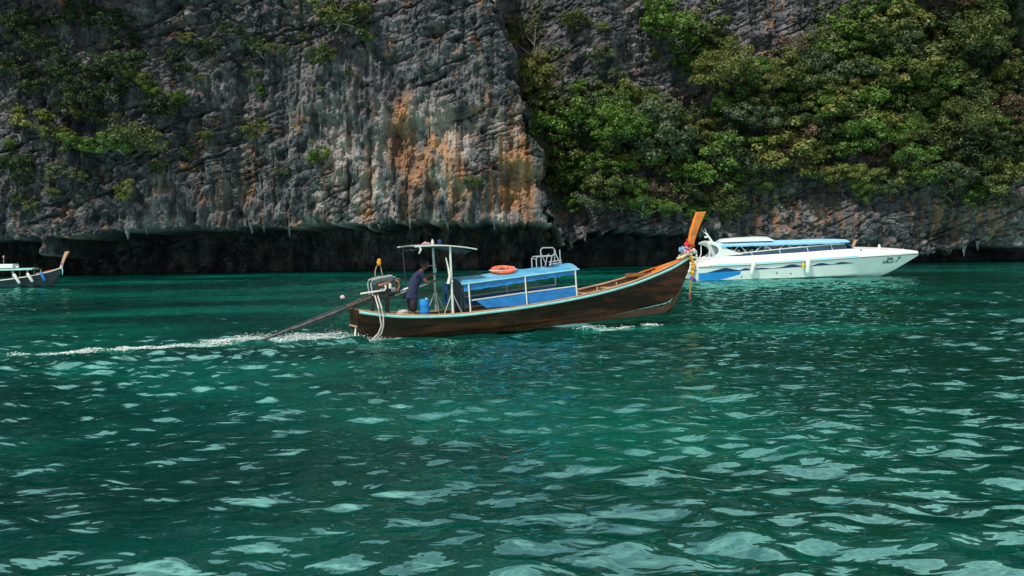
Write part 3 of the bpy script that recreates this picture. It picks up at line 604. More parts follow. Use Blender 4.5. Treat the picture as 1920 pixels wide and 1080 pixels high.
TARP = simple('dark_tarpaulin', (0.020, 0.035, 0.055), 0.6, vary=0.4, scale=4, bmp=0.3)
BLACK = simple('black_rubber', (0.02, 0.02, 0.02), 0.55, vary=0.3, scale=8)
NAVY = simple('navy_hull_paint', (0.006, 0.014, 0.024), 0.4, vary=0.3, scale=4)
AWNING = simple('blue_awning', (0.25, 0.54, 0.85), 0.6, vary=0.14, scale=3)
GLASS = simple('dark_blue_glass', (0.006, 0.050, 0.110), 0.06, vary=0.2, scale=2, spec=0.8)
DECAL_NAVY = simple('navy_stripe', (0.012, 0.028, 0.12), 0.35, vary=0.1)
DECAL_BLUE = simple('bright_blue_hull', (0.008, 0.22, 0.60), 0.35, vary=0.12)
CYAN = simple('cyan_stripe', (0.20, 0.62, 0.70), 0.35, vary=0.1)
YELLOW = simple('yellow_plastic', (0.70, 0.42, 0.03), 0.5, vary=0.15)
LETTER = simple('dark_teal_letters', (0.006, 0.070, 0.085), 0.4, vary=0.1)
PROW_PALE = simple('pale_prow_wood', (0.60, 0.30, 0.20), 0.55, vary=0.2, scale=3, stretch=(3, 3, 0.6))
SKIN = simple('brown_skin', (0.20, 0.080, 0.034), 0.5, vary=0.12, scale=9)
SHIRT = simple('navy_shirt', (0.014, 0.019, 0.062), 0.85, vary=0.25, scale=9, bmp=0.3)
SHORTS = simple('dark_shorts', (0.018, 0.017, 0.018), 0.85, vary=0.25, scale=9, bmp=0.3)
HAIR = simple('black_hair', (0.008, 0.007, 0.007), 0.5, vary=0.3, scale=20)

# ------------------------------------------------------------------ longtail boats
GW = [(-0.42, 0.46), (0, 0.56), (1, 0.68), (3, 0.80), (5, 0.82), (6.5, 0.75), (8, 0.55), (9, 0.34), (9.7, 0.16), (10.12, 0.05)]       # half width at the gunwale
SH = [(-0.42, 0.79), (0, 0.70), (0.8, 0.58), (2.1, 0.505), (3.2, 0.53), (4.5, 0.60), (5.8, 0.715), (7, 0.87), (7.9, 1.03), (8.9, 1.27), (9.6, 1.46), (10.12, 1.62)]
KE = [(-0.42, 0.06), (-0.1, -0.10), (0.5, -0.13), (4, -0.12), (7, -0.07), (8.6, -0.03), (9.3, 0.04), (9.7, 0.5), (10.12, 1.3)]
def smooth_table(tab, n=61):
    """resample a table through Catmull-Rom so that sheer lines have no kinks"""
    xs = [p[0] for p in tab]; ys = [p[1] for p in tab]; out = []
    for x in np.linspace(xs[0], xs[-1], n):
        i = min(max(np.searchsorted(xs, x) - 1, 0), len(xs) - 2); t = (x - xs[i]) / (xs[i + 1] - xs[i])
        m = []
        for j in (i, i + 1):
            a, b_ = max(j - 1, 0), min(j + 1, len(xs) - 1); m.append((ys[b_] - ys[a]) / (xs[b_] - xs[a]))
        h = xs[i + 1] - xs[i]
        out.append((float(x), (2 * t**3 - 3 * t**2 + 1) * ys[i] + (t**3 - 2 * t**2 + t) * h * m[0] + (-2 * t**3 + 3 * t**2) * ys[i + 1] + (t**3 - t**2) * h * m[1]))
    return out
GWs, SHs, KEs = smooth_table(GW), smooth_table(SH), smooth_table(KE)
def hull_pt(x, t, side, off=0.0):
    """t = 0 at the keel, 1 at the gunwale; the raked transom leans aft towards the top"""
    w, zs, zk = interp(x, GWs), interp(x, SHs), interp(x, KEs)
    prof = [(0, 0.0), (0.22, 0.50), (0.34, 0.66), (0.55, 0.80), (0.8, 0.93), (1, 1.0)]
    yy = w * interp(t, prof); zz = zk + (zs - zk) * (max(0, t - 0.16) / 0.84) ** 1.0
    xx = x
    return (xx, side * (yy + off), zz)
XS = list(np.linspace(-0.42, 10.12, 46))
def longtail(name, label, group, M, hull_mat, rail_mat, prow_mat, deck_mat, bottom=True):
    root = thing(name, label, 'boat', M, group)
    inner = MB(); ts = [0, 0.12, 0.22, 0.34, 0.55, 0.8, 1.0]
    rings = []
    for x in XS:
        ring = [hull_pt(x, t, -1, -0.035 if t > 0.2 else 0) for t in reversed(ts)] + [hull_pt(x, t, 1, -0.035 if t > 0.2 else 0) for t in ts[1:]]
        rings.append(ring)
    inner.loft(rings, cap=False, closed=False)
    hull = inner.build('hull', INNER_WOOD, root, True)
    bands = [(0.0, 0.31), (0.30, 0.485), (0.48, 0.665), (0.66, 0.835), (0.83, 0.985)]
    for side in (-1, 1):
        for k, (t0, t1) in enumerate(bands):
            pl = MB(); lap = 0.012 * (k % 2) + 0.003
            rows = []
            for x in XS:
                o0, o1 = lap + 0.014, lap
                rows.append([hull_pt(x, t0, side, -0.02), hull_pt(x, t0, side, o0), hull_pt(x, (t0 + t1) / 2, side, (o0 + o1) / 2 + 0.003), hull_pt(x, t1, side, o1), hull_pt(x, t1, side, -0.02)])
            pl.loft(rows, cap=True)
            pl.build('plank', BOTTOM_PAINT if (k == 0 and bottom) else hull_mat, hull, False)
        rr = MB(); rr.tube([Vector(hull_pt(x, 0.955, side, 0.03)) for x in XS], 0.036, 8, 1.0); rr.build('rub_rail', rail_mat, root, True)
        cap = MB()
        cap.loft([[hull_pt(x, 1, side, a) [:2] + (hull_pt(x, 1, side)[2] + b_,) for a, b_ in ((0.03, 0.0), (0.03, 0.028), (-0.10 if x < 9.4 else -0.02, 0.028), (-0.10 if x < 9.4 else -0.02, 0.0))] for x in XS])
        cap.build('gunwale', PALE_WOOD, root)
        for x in np.arange(0.4, 8.4, 0.62):
            rb = MB(); pts = [Vector(hull_pt(x, t, side, -0.055)) for t in (0.22, 0.34, 0.55, 0.8, 0.99)]
            rb.tube(pts, 0.030, 4); rb.build('rib', PALE_WOOD, root)
    tr = MB(); poly = [hull_pt(-0.42, t, -1, 0.012) for t in reversed(ts)] + [hull_pt(-0.42, t, 1, 0.012) for t in ts[1:]]
    tr.loft([[(p[0] - 0.04, p[1], p[2]) for p in poly], [(p[0] + 0.02, p[1], p[2]) for p in poly]]); tr.build('transom', hull_mat, root)
    fl = MB(); fx = list(np.linspace(-0.3, 7.8, 22))
    for k in range(-3, 4):
        b_ = MB(); b_.loft([[(x, y * interp(x, GWs) * 0.21 + k * interp(x, GWs) * 0.19, zz) for y, zz in ((-0.44, 0.12), (0.44, 0.12), (0.44, 0.15), (-0.44, 0.15))] for x in fx]); b_.build('floor_board', PALE_WOOD, root)
    # foredeck of varnished planks with a hollow aft edge
    for k in range(-4, 5):
        u0, u1 = (k - 0.48) / 4.5, (k + 0.48) / 4.5; um = k / 4.5
        x0 = 8.05 + 0.95 * (1 - um * um) ** 0.8
        d = MB(); rows = []
        for x in np.linspace(x0, 9.98, 9):
            w = max(0.02, interp(x, GWs) - 0.05); z = interp(x, SHs) + 0.012; cr = 0.10 * (1 - um * um) * min(1, w / 0.4)
            rows.append([(x, u0 * w, z + cr), (x, u1 * w, z + cr), (x, u1 * w, z + cr - 0.03), (x, u0 * w, z + cr - 0.03)])
        d.loft(rows); d.build('deck_plank', deck_mat, root)
    bk = MB(); bk.loft([[(8.1 + 0.9 * (1 - u * u) ** 0.8, u * (interp(8.4, GWs) - 0.07), interp(8.4, SHs) + 0.05 + dz) for u in np.linspace(-1, 1, 9)] for dz in (-0.09, 0.03)], closed=False); bk.build('deck_edge', INNER_WOOD, root)
    # stem and tall prow post that widens upwards
    st = MB(); st.tube([(9.28, 0, -0.06), (9.45, 0, 0.12), (9.72, 0, 0.62), (9.98, 0, 1.18), (10.14, 0, 1.62)], [0.035, 0.05, 0.05, 0.05, 0.06], 8); st.build('stem', hull_mat, root, True)
    pr = MB(); rows = []
    for t in np.linspace(0, 1, 10):
        z = lerp(1.45, 2.98, t); xc = 10.10 + 0.20 * t + 0.35 * t * t; hw = lerp(0.075, 0.175, t ** 1.25); th = lerp(0.075, 0.06, t)
        rows.append([(xc - hw, -th, z), (xc + hw * 0.9, -th * 0.75, z), (xc + hw, 0, z + 0.01), (xc + hw * 0.9, th * 0.75, z), (xc - hw, th, z)])
    pr.loft(rows); pr.build('prow_post', prow_mat, root, False, bevel=0.012)
    return root

BM = boat_matrix((-3.80, 26.75, 0.0), 23, 2.3)
def at(p, M=BM): return M @ Matrix.Translation(p)
lt = longtail('longtail_boat', 'dark brown wooden longtail boat under way with blue cabin roof and orange prow', 'longtail boats', BM, HULL_WOOD, TEAL, DECK_WOOD, DECK_WOOD)
# painted white boot line on both bows
for side in (-1, 1):
    w = MB(); rows = []
    for x in np.linspace(7.3, 9.38, 16):
        u = (x - 7.3) / 2.08; tc_ = lerp(0.30, 0.335, u); hh = 0.006 + 0.020 * u
        rows.append([hull_pt(x, tc_ - hh, side, 0.024), hull_pt(x, tc_ + hh, side, 0.024)])
    w.loft(rows, closed=False); w.build('bow_stripe', TEAL, lt)
# blue side panels with pale top edges, and bench inside
for side in (-1, 1):
    for (x0, x1, z0a, z1a, z0b, z1b, cut) in ((2.80, 4.28, 0.60, 0.83, 0.60, 0.93, 0.3), (4.34, 5.88, 0.60, 0.93, 0.72, 1.01, 0)):
        y = side * 0.66
        p = MB(); p.prism([(x0 + cut, z0a), (x1, z0b), (x1, z1b), (x0, z1a)], y - 0.012, y + 0.012); sp = p.build('side_panel', BLUE, lt)
        e = MB(); e.loft([[(x, y + a, z + b_) for a, b_ in ((-0.022, 0), (0.022, 0), (0.022, 0.03), (-0.022, 0.03))] for x, z in ((x0 - 0.12 if cut else x0, z1a), (x1, z1b))]); e.build('top_edge', OFFWHITE, sp)
    b_ = MB(); b_.box((4.3, side * 0.42, 0.52), (3.0, 0.34, 0.05)); b_.build('bench', INNER_WOOD, lt)
# cabin roof with blue valance
ROOF_Z = lambda x: 1.315 + 0.054 * (x - 2.45)
g = MB(); g.sheet([[(x, y, ROOF_Z(x) + 0.165 * (1 - (y / 0.68) ** 2) - 0.022 * abs(math.sin((x - 2.45) * 1.75)) * (1 - (y / 0.68) ** 4) + 0.006 * math.sin(9 * x + 5 * y)) for y in np.linspace(-0.68, 0.68, 13)] for x in np.linspace(2.42, 5.98, 40)], 0.03); roof = g.build('cabin_roof', ROOF_BLUE, lt, True)
for side in (-1, 1):
    v = MB(); rows = []
    for i, x in enumerate(np.linspace(2.47, 5.93, 30)):
        dz = lerp(0.20, 0.115, i / 29) + 0.012 * math.sin(i * 1.9)
        wv = 0.012 * math.sin(i * 2.3)
        rows.append([(x, side * (0.655 + wv * 0.3), ROOF_Z(x) - 0.02), (x, side * (0.665 + wv), ROOF_Z(x) - 0.02 - dz), (x, side * (0.650 + wv), ROOF_Z(x) - 0.02 - dz), (x, side * (0.640 + wv * 0.3), ROOF_Z(x) - 0.02)])
    v.loft(rows); v.build('valance', BLUE, roof)
    for x in (2.62, 4.31, 5.88):
        p = MB(); p.tube([(x, side * 0.70, interp(x, SHs) + 0.0), (x - 0.01, side * 0.675, ROOF_Z(x) - 0.02)], 0.022, 8); p.build('roof_post', OFFWHITE, lt, True)
    e = MB(); e.tube([(x, side * 0.685, ROOF_Z(x) - 0.012) for x in np.linspace(2.40, 6.0, 12)], 0.018, 6); e.build('roof_edge', TEAL, roof, True)
c = MB(); rows = []
for i, y in enumerate(np.linspace(-0.56, 0.62, 14)):
    rows.append([(2.50 + 0.03 * math.sin(i * 2.1) + s_ * 0.02, y, z) for s_, z in ((0, 0.55), (0, ROOF_Z(2.5) + 0.16 * (1 - (y / 0.68) ** 2)), (1, ROOF_Z(2.5) + 0.15 * (1 - (y / 0.68) ** 2)), (1, 0.55))])
c.loft(rows); c.build('cabin_curtain', TARP, lt)
c = MB(); c.sheet([[(2.38 + 0.04 * math.sin(j * 1.3 + i), 0.60 + 0.1 * j / 5, lerp(1.28, 0.72, i / 7)) for j in range(5)] for i in range(8)], 0.0)
c.sheet([[(2.40 + 0.04 * math.sin(j * 1.3 + i), 0.58 + 0.1 * j / 5, lerp(1.28, 0.72, i / 7)) for j in range(5)] for i in range(8)], 0.0); c.build('curtain_edge', BLUE, lt)
# helmsman's canopy
CZt = lambda x: 2.335 + 0.06 - 0.075 * ((x - 1.75) / 0.95) ** 2 - 0.05 * (x - 1.75)
g = MB(); g.sheet([[(x, y, CZt(x) + 0.03 * (1 - (y / 0.8) ** 2)) for y in np.linspace(-0.80, 0.80, 9)] for x in np.linspace(1.17, 2.76, 13)], 0.02); can = g.build('canopy_roof', CANVAS, lt, True)
for side in (-1, 1):
    e = MB(); e.tube([(x, side * 0.80, CZt(x) - 0.01) for x in np.linspace(1.10, 2.86, 12)], 0.018, 6); e.build('canopy_beam', OFFWHITE, can, True)
    p = MB(); zt = CZt(2.11) - 0.02; p.tube([(2.11, side * 0.71, 0.50), (2.11, side * 0.71, 1.2), (2.115, side * 0.73, zt)], [0.034, 0.032, 0.030], 10); p.tube([(2.112, side * 0.72, 1.38), (2.112, side * 0.72, 1.44)], 0.042, 10); p.build('canopy_post', OFFWHITE if side < 0 else STEEL, lt, True)
    for dx, dy in ((-0.26, 0), (0.25, 0), (0.02, -side * 0.3)):
        s_ = MB(); s_.tube([(2.11, side * 0.71, 1.10), (2.11 + dx, side * 0.72 + dy, 0.53 if not dy else 0.2)], 0.013, 6); s_.build('post_stay', STEEL, lt, True)
    p = MB(); p.tube([(1.25, side * 0.62, 0.50), (1.22, side * 0.70, CZt(1.22) - 0.02)], 0.016, 6)
    if side > 0: p.build('canopy_post', DARK_STEEL, lt, True)
c = MB(); c.sheet([[(x + 0.02 * math.sin(5 * y), y, CZt(x) - 0.035 - (0.10 + 0.05 * math.sin(9 * y + x * 4)) * abs((x - 1.9) / 0.95) ** 2) for y in np.linspace(-0.74, 0.74, 15)] for x in np.linspace(1.2, 2.72, 13)], 0.01); c.build('canopy_lining', TARP, can, True)
r_ = MB(); r_.tube([(1.24, -0.80, CZt(1.24)), (1.26, -0.82, CZt(1.24) - 0.10), (1.2, -0.81, CZt(1.24) - 0.20)], [0.02, 0.028, 0.012], 6); r_.build('tie_rope', WHITE_CLOTH, can, True)
r_ = MB(); r_.tube([(1.99, -0.70, 2.05), (2.03, -0.72, 1.80), (2.06, -0.74, 1.55), (2.0, -0.73, 1.34)], [0.018, 0.03, 0.045, 0.05], 8, 0.6); r_.build('furled_cloth', WHITE_CLOTH, can, True)
for (px_, z_) in ((1.66, 1.84), (2.35, 1.30)):
    b_ = MB(); b_.tube([(px_, 0.55, z_), (px_ + 0.5, 0.6, z_ - 0.03)], 0.012, 6); b_.build('cross_bar', STEEL, lt, True)
# stern deck boards and thwarts
for x in (0.15, 0.95, 6.6, 7.4):
    b_ = MB(); w = interp(x, GWs) - 0.06; z = interp(x, SHs) - 0.10; b_.box((x, 0, z), (0.22, 2 * w, 0.035)); b_.build('thwart', PALE_WOOD, lt)

# engine on its pivot, with the long propeller tube
em = MB(); em.box((0.42, 0, 1.27), (0.58, 0.32, 0.30)); em.box((0.46, 0, 1.43), (0.52, 0.28, 0.14)); em.box((0.30, -0.05, 1.10), (0.36, 0.26, 0.12)); em.box((0.74, 0, 1.34), (0.18, 0.36, 0.40)); em.box((0.16, 0, 1.22), (0.14, 0.28, 0.26)); em.box((0.42, 0, 1.14), (0.66, 0.10, 0.07))
for k in range(5): em.box((0.22 + 0.085 * k, -0.165, 1.27 + 0.015 * (k % 2)), (0.03, 0.04, 0.24))
eng = em.build('engine', DARK_STEEL, lt, False, bevel=0.012)
def sub(name, mat, f, smooth=True, bevel=0.0):
    m_ = MB(); f(m_); return m_.build(name, mat, eng, smooth, None, bevel)
tilt = Euler((0, R(-11), 0))
sub('rocker_cover', CAST, lambda m_: (m_.box((0.40, -0.06, 1.56), (0.50, 0.16, 0.09), tilt), m_.box((0.41, -0.145, 1.565), (0.48, 0.03, 0.02), tilt)), False, 0.015)
sub('cylinder_head', CAST, lambda m_: m_.box((0.40, -0.02, 1.485), (0.52, 0.24, 0.05), tilt), False, 0.01)
sub('exhaust_manifold', COPPER, lambda m_: m_.tube([(0.22, -0.17, 1.40), (0.40, -0.19, 1.42), (0.56, -0.17, 1.44)], [0.035, 0.05, 0.035], 8))
sub('exhaust_pipe', OFFWHITE, lambda m_: m_.tube([(0.40, -0.22, 1.40), (0.41, -0.24, 1.32), (0.36, -0.25, 1.265), (0.1, -0.25, 1.245), (-0.30, -0.25, 1.215)], 0.026, 8))
sub('air_cleaner', CAST, lambda m_: (m_.lathe((0.80, -0.02, 1.50), [(0.01, -0.07), (0.09, -0.07), (0.10, 0.0), (0.09, 0.05), (0.01, 0.06)], 14), m_.tube([(0.62, -0.05, 1.58), (0.74, -0.05, 1.58)], 0.035, 8)))
sub('flywheel', DARK_STEEL, lambda m_: m_.lathe((0.80, 0, 1.28), [(0.02, -0.03), (0.17, -0.03), (0.18, 0.0), (0.17, 0.04), (0.05, 0.05), (0.02, 0.09)], 20, 'X'))
sub('alternator', CAST, lambda m_: m_.lathe((0.62, -0.20, 1.26), [(0.01, -0.07), (0.07, -0.07), (0.075, 0.05), (0.01, 0.06)], 14, 'X'))
sub('oil_filter', OFFWHITE, lambda m_: m_.lathe((0.54, -0.20, 1.36), [(0.01, -0.06), (0.042, -0.06), (0.045, 0.05), (0.02, 0.07)], 12))
sub('fuel_pump', CAST, lambda m_: (m_.box((0.30, -0.18, 1.28), (0.10, 0.07, 0.09)), m_.lathe((0.30, -0.23, 1.28), [(0.01, -0.03), (0.03, -0.03), (0.03, 0.02), (0.01, 0.03)], 10, 'Y')), False)
sub('injector_line', CAST, lambda m_: [m_.tube([(0.22 + 0.1 * q, -0.12, 1.52), (0.24 + 0.1 * q, -0.2, 1.47), (0.30 + 0.02 * q, -0.2, 1.36)], 0.008, 5) for q in range(4)])
sub('fan_belt', BLACK, lambda m_: m_.tube([(0.87, -0.13, 1.26), (0.87, -0.16, 1.40), (0.87, 0.0, 1.50), (0.87, 0.12, 1.38), (0.87, 0.08, 1.18), (0.87, -0.08, 1.16), (0.87, -0.13, 1.26)], 0.012, 5))
sub('radiator_pipe', COPPER, lambda m_: m_.tube([(0.70, -0.18, 1.52), (0.78, -0.22, 1.46), (0.80, -0.21, 1.34), (0.72, -0.2, 1.22)], 0.024, 8))
sub('sump', DARK_STEEL, lambda m_: m_.box((0.44, 0, 1.06), (0.50, 0.22, 0.10), None, (1.0, 1.0)), False, 0.02)
sub('wiring', BLACK, lambda m_: (m_.tube([(0.12, -0.17, 1.36), (0.2, -0.22, 1.22), (0.36, -0.21, 1.18), (0.52, -0.22, 1.14), (0.66, -0.19, 1.18)], 0.011, 5), m_.tube([(0.14, -0.15, 1.48), (0.3, -0.21, 1.34), (0.5, -0.19, 1.30)], 0.009, 5)))
sub('engine_frame', STEEL, lambda m_: (m_.tube([(0.62, -0.17, 1.64), (0.20, -0.17, 1.59), (0.06, -0.17, 1.55), (0.02, -0.17, 1.46), (0.06, -0.17, 1.14)], 0.020, 8), m_.tube([(0.62, 0.17, 1.64), (0.20, 0.17, 1.59), (0.06, 0.17, 1.55), (0.02, 0.17, 1.46), (0.06, 0.17, 1.14)], 0.020, 8), m_.tube([(0.62, -0.17, 1.64), (0.62, 0.17, 1.64)], 0.018, 8)))
sub('pivot_post', DARK_STEEL, lambda m_: (m_.tube([(0.48, 0, 0.40), (0.48, 0, 1.12)], 0.06, 10), m_.box((0.48, 0, 0.52), (0.30, 0.5, 0.08)), m_.tube([(0.06, 0, 0.62), (0.1, 0, 1.12)], 0.05, 8)), False)
sub('tiller', OFFWHITE, lambda m_: (m_.tube([(0.60, -0.08, 1.07), (0.90, -0.08, 1.16), (1.87, -0.10, 1.42)], 0.021, 8), m_.tube([(0.80, -0.12, 1.20), (1.06, -0.12, 1.27)], 0.028, 8)))
ts_ = Vector((0.30, 0, 1.13)); te_ = Vector((-3.02, 0.05, 0.14)); td = te_ - ts_
sub('propeller_tube', DARK_STEEL, lambda m_: (m_.tube([ts_, te_], 0.034, 8), m_.tube([ts_ + td * 0.34 + Vector((0, 0, -0.02)), ts_ + td * 0.72 + Vector((0, 0, -0.02))], [0.075, 0.05], 8)))
sub('tube_guard', DARK_STEEL, lambda m_: (m_.tube([ts_ + Vector((-0.05, 0, 0.10)), ts_ + td * 0.30 + Vector((0, 0, 0.075)), ts_ + td * 0.95 + Vector((0, 0, 0.025))], 0.014, 6), m_.tube([ts_ + Vector((0, 0, -0.10)), ts_ + td * 0.30 + Vector((0, 0, -0.075)), ts_ + td * 0.70 + Vector((0, 0, -0.06))], 0.02, 6), [m_.tube([ts_ + td * t + Vector((0, 0, 0.10)), ts_ + td * (t + 0.02) + Vector((0, 0, -0.08))], 0.012, 5) for t in (0.05, 0.12, 0.20, 0.28, 0.37)]))
sub('chain', COPPER, lambda m_: [m_.torus(ts_ + td * (0.04 + 0.018 * k) + Vector((0, -0.06, 0.05 + 0.012 * (k % 2))), 0.022, 0.008, 10, 5, Euler((R(90 * (k % 2)), 0.4, 0)).to_matrix()) for k in range(14)])
def blade(m_):
    for k in range(3):
        a = R(120 * k + 20); u = Vector((0, math.cos(a), math.sin(a)))
        m_.loft([[te_ + u * r + Vector((0.03 * s_, 0, 0)) + Vector((0, -u.z, u.y)) * 0.03 * s_ for s_ in (-1, 1)] + [te_ + u * r + Vector((0.03 * s_ + 0.006, 0, 0)) + Vector((0, -u.z, u.y)) * 0.03 * s_ for s_ in (1, -1)] for r in (0.03, 0.09, 0.14)])
sub('propeller', CAST, blade)
for k, (dx, dy) in enumerate(((0, 0), (0.085, 0.03))):
    sub('cooling_hose', HOSE, lambda m_: m_.tube([(0.10 + dx, -0.2 + dy, 1.14), (0.05 + dx, -0.48, 1.06 - 0.03 * k), (0.045 + dx, -0.72, 0.82), (0.06 + dx, -0.76, 0.55), (0.09 + dx * 0.6, -0.74, 0.36), (0.0 + dx, -0.70, 0.16), (-0.22 + dx, -0.66, -0.04), (-0.34 + dx, -0.64, -0.12)], 0.021, 8))
sub('hoop', PALE_WOOD, lambda m_: m_.tube([(0.22, 0.05, 1.58), (0.21, 0.05, 1.76), (0.27, 0.05, 1.92), (0.33, 0.05, 1.98), (0.38, 0.05, 1.90), (0.40, 0.05, 1.72), (0.43, 0.05, 1.60)], 0.013, 6))
def cloth_knot(m_, c_, s_, seed):
    rr = random.Random(seed); rows = []
    for i in range(9):
        t = i / 8; rad = s_ * (0.35 + 0.65 * math.sin(math.pi * (0.12 + 0.76 * t)))
        rows.append([(c_[0] + rad * math.cos(a) * rr.uniform(0.7, 1.15), c_[1] + rad * math.sin(a) * rr.uniform(0.7, 1.15), c_[2] + s_ * 3.0 * (t - 0.5)) for a in [2 * math.pi * k / 9 for k in range(9)]])
    m_.loft(rows)
sub('orange_cloth', GARLAND, lambda m_: cloth_knot(m_, (0.34, 0.05, 2.02), 0.062, 3), True)
s_ = MB(); s_.tube([(-0.48, -0.25, 0.34), (-0.54, -0.34, 0.12), (-0.60, -0.42, -0.06)], [0.02, 0.045, 0.05], 6, 0.5); s_.tube([(-0.46, -0.25, 0.36), (-0.42, -0.3, 0.1), (-0.40, -0.34, -0.06)], 0.016, 6); s_.build('rudder_bracket', OFFWHITE, lt, True)
b_ = MB(); b_.box((-0.47, 0, 0.36), (0.08, 0.7, 0.035)); b_.build('transom_ledge', PALE_WOOD, lt)

# ------------------------------------------------------------------ things carried on the longtail
def single(name, label, cat, mb, mat, loc, group=None, smooth=True, M=BM, bevel=0.0):
    o = mb.build(name, mat, None, smooth, M @ Matrix.Translation(loc), bevel); return tag(o, label, cat, group)
t = thing('life_ring', 'orange life ring lying on the blue cabin roof', 'life ring', at((3.88, -0.12, 1.59)))
m_ = MB(); m_.torus((0, 0, 0), 0.29, 0.075, 36, 12, Euler((R(13), R(-3), 0)).to_matrix(), 0.8); m_.build('ring', ORANGE, t, True)
for k in range(4):
    m_ = MB(); a = R(45 + 90 * k); m_.torus((0.285 * math.cos(a), 0.285 * math.sin(a), 0), 0.088, 0.012, 14, 6, (Matrix.Rotation(a, 3, 'Z') @ Matrix.Rotation(R(90), 3, 'X'))); m_.build('strap', PINK_CLOTH, t, True)
m_ = MB(); m_.torus((0, 0, 0.01), 0.40, 0.010, 40, 5); m_.build('grab_line', WHITE_CLOTH, t, True)
m_ = MB(); m_.tube([(0, 0, 0), (0.16, 0.02, 0.03), (0.32, 0.0, 0.06), (0.42, 0.02, 0.05)], 0.014, 6); m_.lathe((-0.05, 0, 0.0), [(0.01, -0.03), (0.055, -0.03), (0.06, 0.02), (0.03, 0.06), (0.02, 0.10)], 10)
single('deck_lamp', 'small dark lamp with a pale arm at the aft end of the blue roof', 'lamp', m_, BLACK, (3.0, 0.0, 1.53))
t = thing('plastic_drum', 'blue plastic drum standing beside the helmsman on the stern deck', 'drum', at((1.42, -0.36, 0.44)))
m_ = MB(); m_.lathe((0, 0, 0), [(0.01, 0), (0.125, 0), (0.135, 0.03), (0.135, 0.16), (0.142, 0.18), (0.135, 0.20), (0.135, 0.34), (0.142, 0.36), (0.135, 0.38), (0.135, 0.48), (0.12, 0.51), (0.01, 0.515)], 24); m_.build('body', DRUM, t, True)
m_ = MB(); m_.lathe((0.06, -0.03, 0.51), [(0.01, 0), (0.035, 0), (0.035, 0.03), (0.01, 0.032)], 12); m_.build('cap', WHITE, t, True)
m_ = MB()
for k in range(5): m_.torus((0.01 * k, 0.012 * ((k * 7) % 3), 0.03 * k), 0.16 - 0.012 * k, 0.022, 24, 6)
m_.tube([(0.1, -0.1, 0.02), (0.3, -0.2, 0.0), (0.5, -0.14, -0.02)], 0.02, 6)
single('rope_coil', 'pale coiled rope lying on the stern boards behind the engine', 'rope', m_, HOSE, (0.80, -0.28, 0.56))
# bottles on the canopy
for nm, lab, mat_, x, hgt, rad, cat in (('water_bottle', 'white bottle standing on the canopy roof', OFFWHITE, 1.72, 0.15, 0.040, 'bottle'), ('paint_can', 'blue can standing on the canopy roof', DECAL_NAVY, 1.92, 0.14, 0.055, 'can'), ('cloth_bundle', 'pink cloth bundle lying on the canopy roof', PINK_CLOTH, 1.52, 0.07, 0.07, 'cloth')):
    m_ = MB()
    if cat == 'bottle': m_.lathe((0, 0, 0), [(0.005, 0), (rad, 0), (rad, hgt * 0.6), (rad * 0.4, hgt * 0.8), (rad * 0.45, hgt), (0.005, hgt)], 12)
    elif cat == 'can': m_.lathe((0, 0, 0), [(0.005, 0), (rad * 0.95, 0), (rad, 0.01), (rad, hgt * 0.8), (rad * 0.9, hgt * 0.85), (rad * 0.5, hgt), (0.005, hgt)], 14)
    else: cloth_knot(m_, (0, 0, 0.04), 0.03, 9); m_.tube([(-0.1, 0, 0.02), (0.0, 0.03, 0.05), (0.12, -0.02, 0.02)], [0.02, 0.035, 0.02], 7)
    single(nm, lab, cat, m_, mat_, (x, -0.45, CZt(x) + 0.03 * (1 - (0.45 / 0.8) ** 2)))
m_ = MB(); cloth_knot(m_, (0, 0, -0.1), 0.045, 12); m_.tube([(0, 0, 0.0), (0, 0, 0.55)], 0.006, 5)
single('hanging_bag', 'pale teal bag hanging under the canopy before the helmsman', 'bag', m_, TEAL, (1.92, 0.05, 1.80))
# welded tube frames on the forward end of the roof
t = thing('luggage_rack', 'low luggage rack of bent steel tube on the forward end of the cabin roof', 'rack', at((5.05, -0.12, 1.60)), 'steel frames on the cabin roof')
for y in (-0.16, 0.16):
    m_ = MB(); m_.tube([(-0.20, y, 0.0), (-0.20, y, 0.26), (-0.15, y, 0.315), (0.30, y, 0.31), (0.36, y, 0.35)], 0.017, 8); m_.tube([(0.30, y, 0.31), (0.22, y, 0.02)], 0.015, 8); m_.build('bent_leg', STEEL, t, True)
m_ = MB(); m_.tube([(-0.20, -0.16, 0.25), (-0.20, 0.16, 0.25)], 0.013, 6); m_.tube([(0.30, -0.16, 0.31), (0.30, 0.16, 0.31)], 0.013, 6); m_.build('cross_tube', STEEL, t, True)
t = thing('tube_ladder', 'tall steel tube ladder frame standing on the forward end of the cabin roof', 'ladder', at((5.42, 0.05, 1.61)), 'steel frames on the cabin roof')
m_ = MB(); m_.tube([(-0.27, 0, 0), (-0.27, 0, 0.48), (-0.21, 0, 0.54), (0.12, 0, 0.53), (0.18, 0, 0.47), (0.22, 0, 0.30), (0.36, 0, 0.03)], 0.018, 8); m_.build('top_bow', STEEL, t, True)
m_ = MB(); m_.tube([(0.17, 0, 0.47), (0.17, 0.02, 0.02)], 0.014, 8); m_.tube([(-0.27, 0, 0.40), (-0.14, 0, 0.10)], 0.012, 8); m_.build('brace', STEEL, t, True)
for z in (0.05, 0.12):
    m_ = MB(); m_.tube([(-0.05, -0.05, z), (0.36, -0.05, z + 0.03)], 0.016, 8); m_.build('rung', STEEL, t, True)
m_ = MB(); m_.tube([(0.345, 0, 0.03), (0.34, 0, 0.46)], 0.016, 8); m_.build('upright', STEEL, t, True)
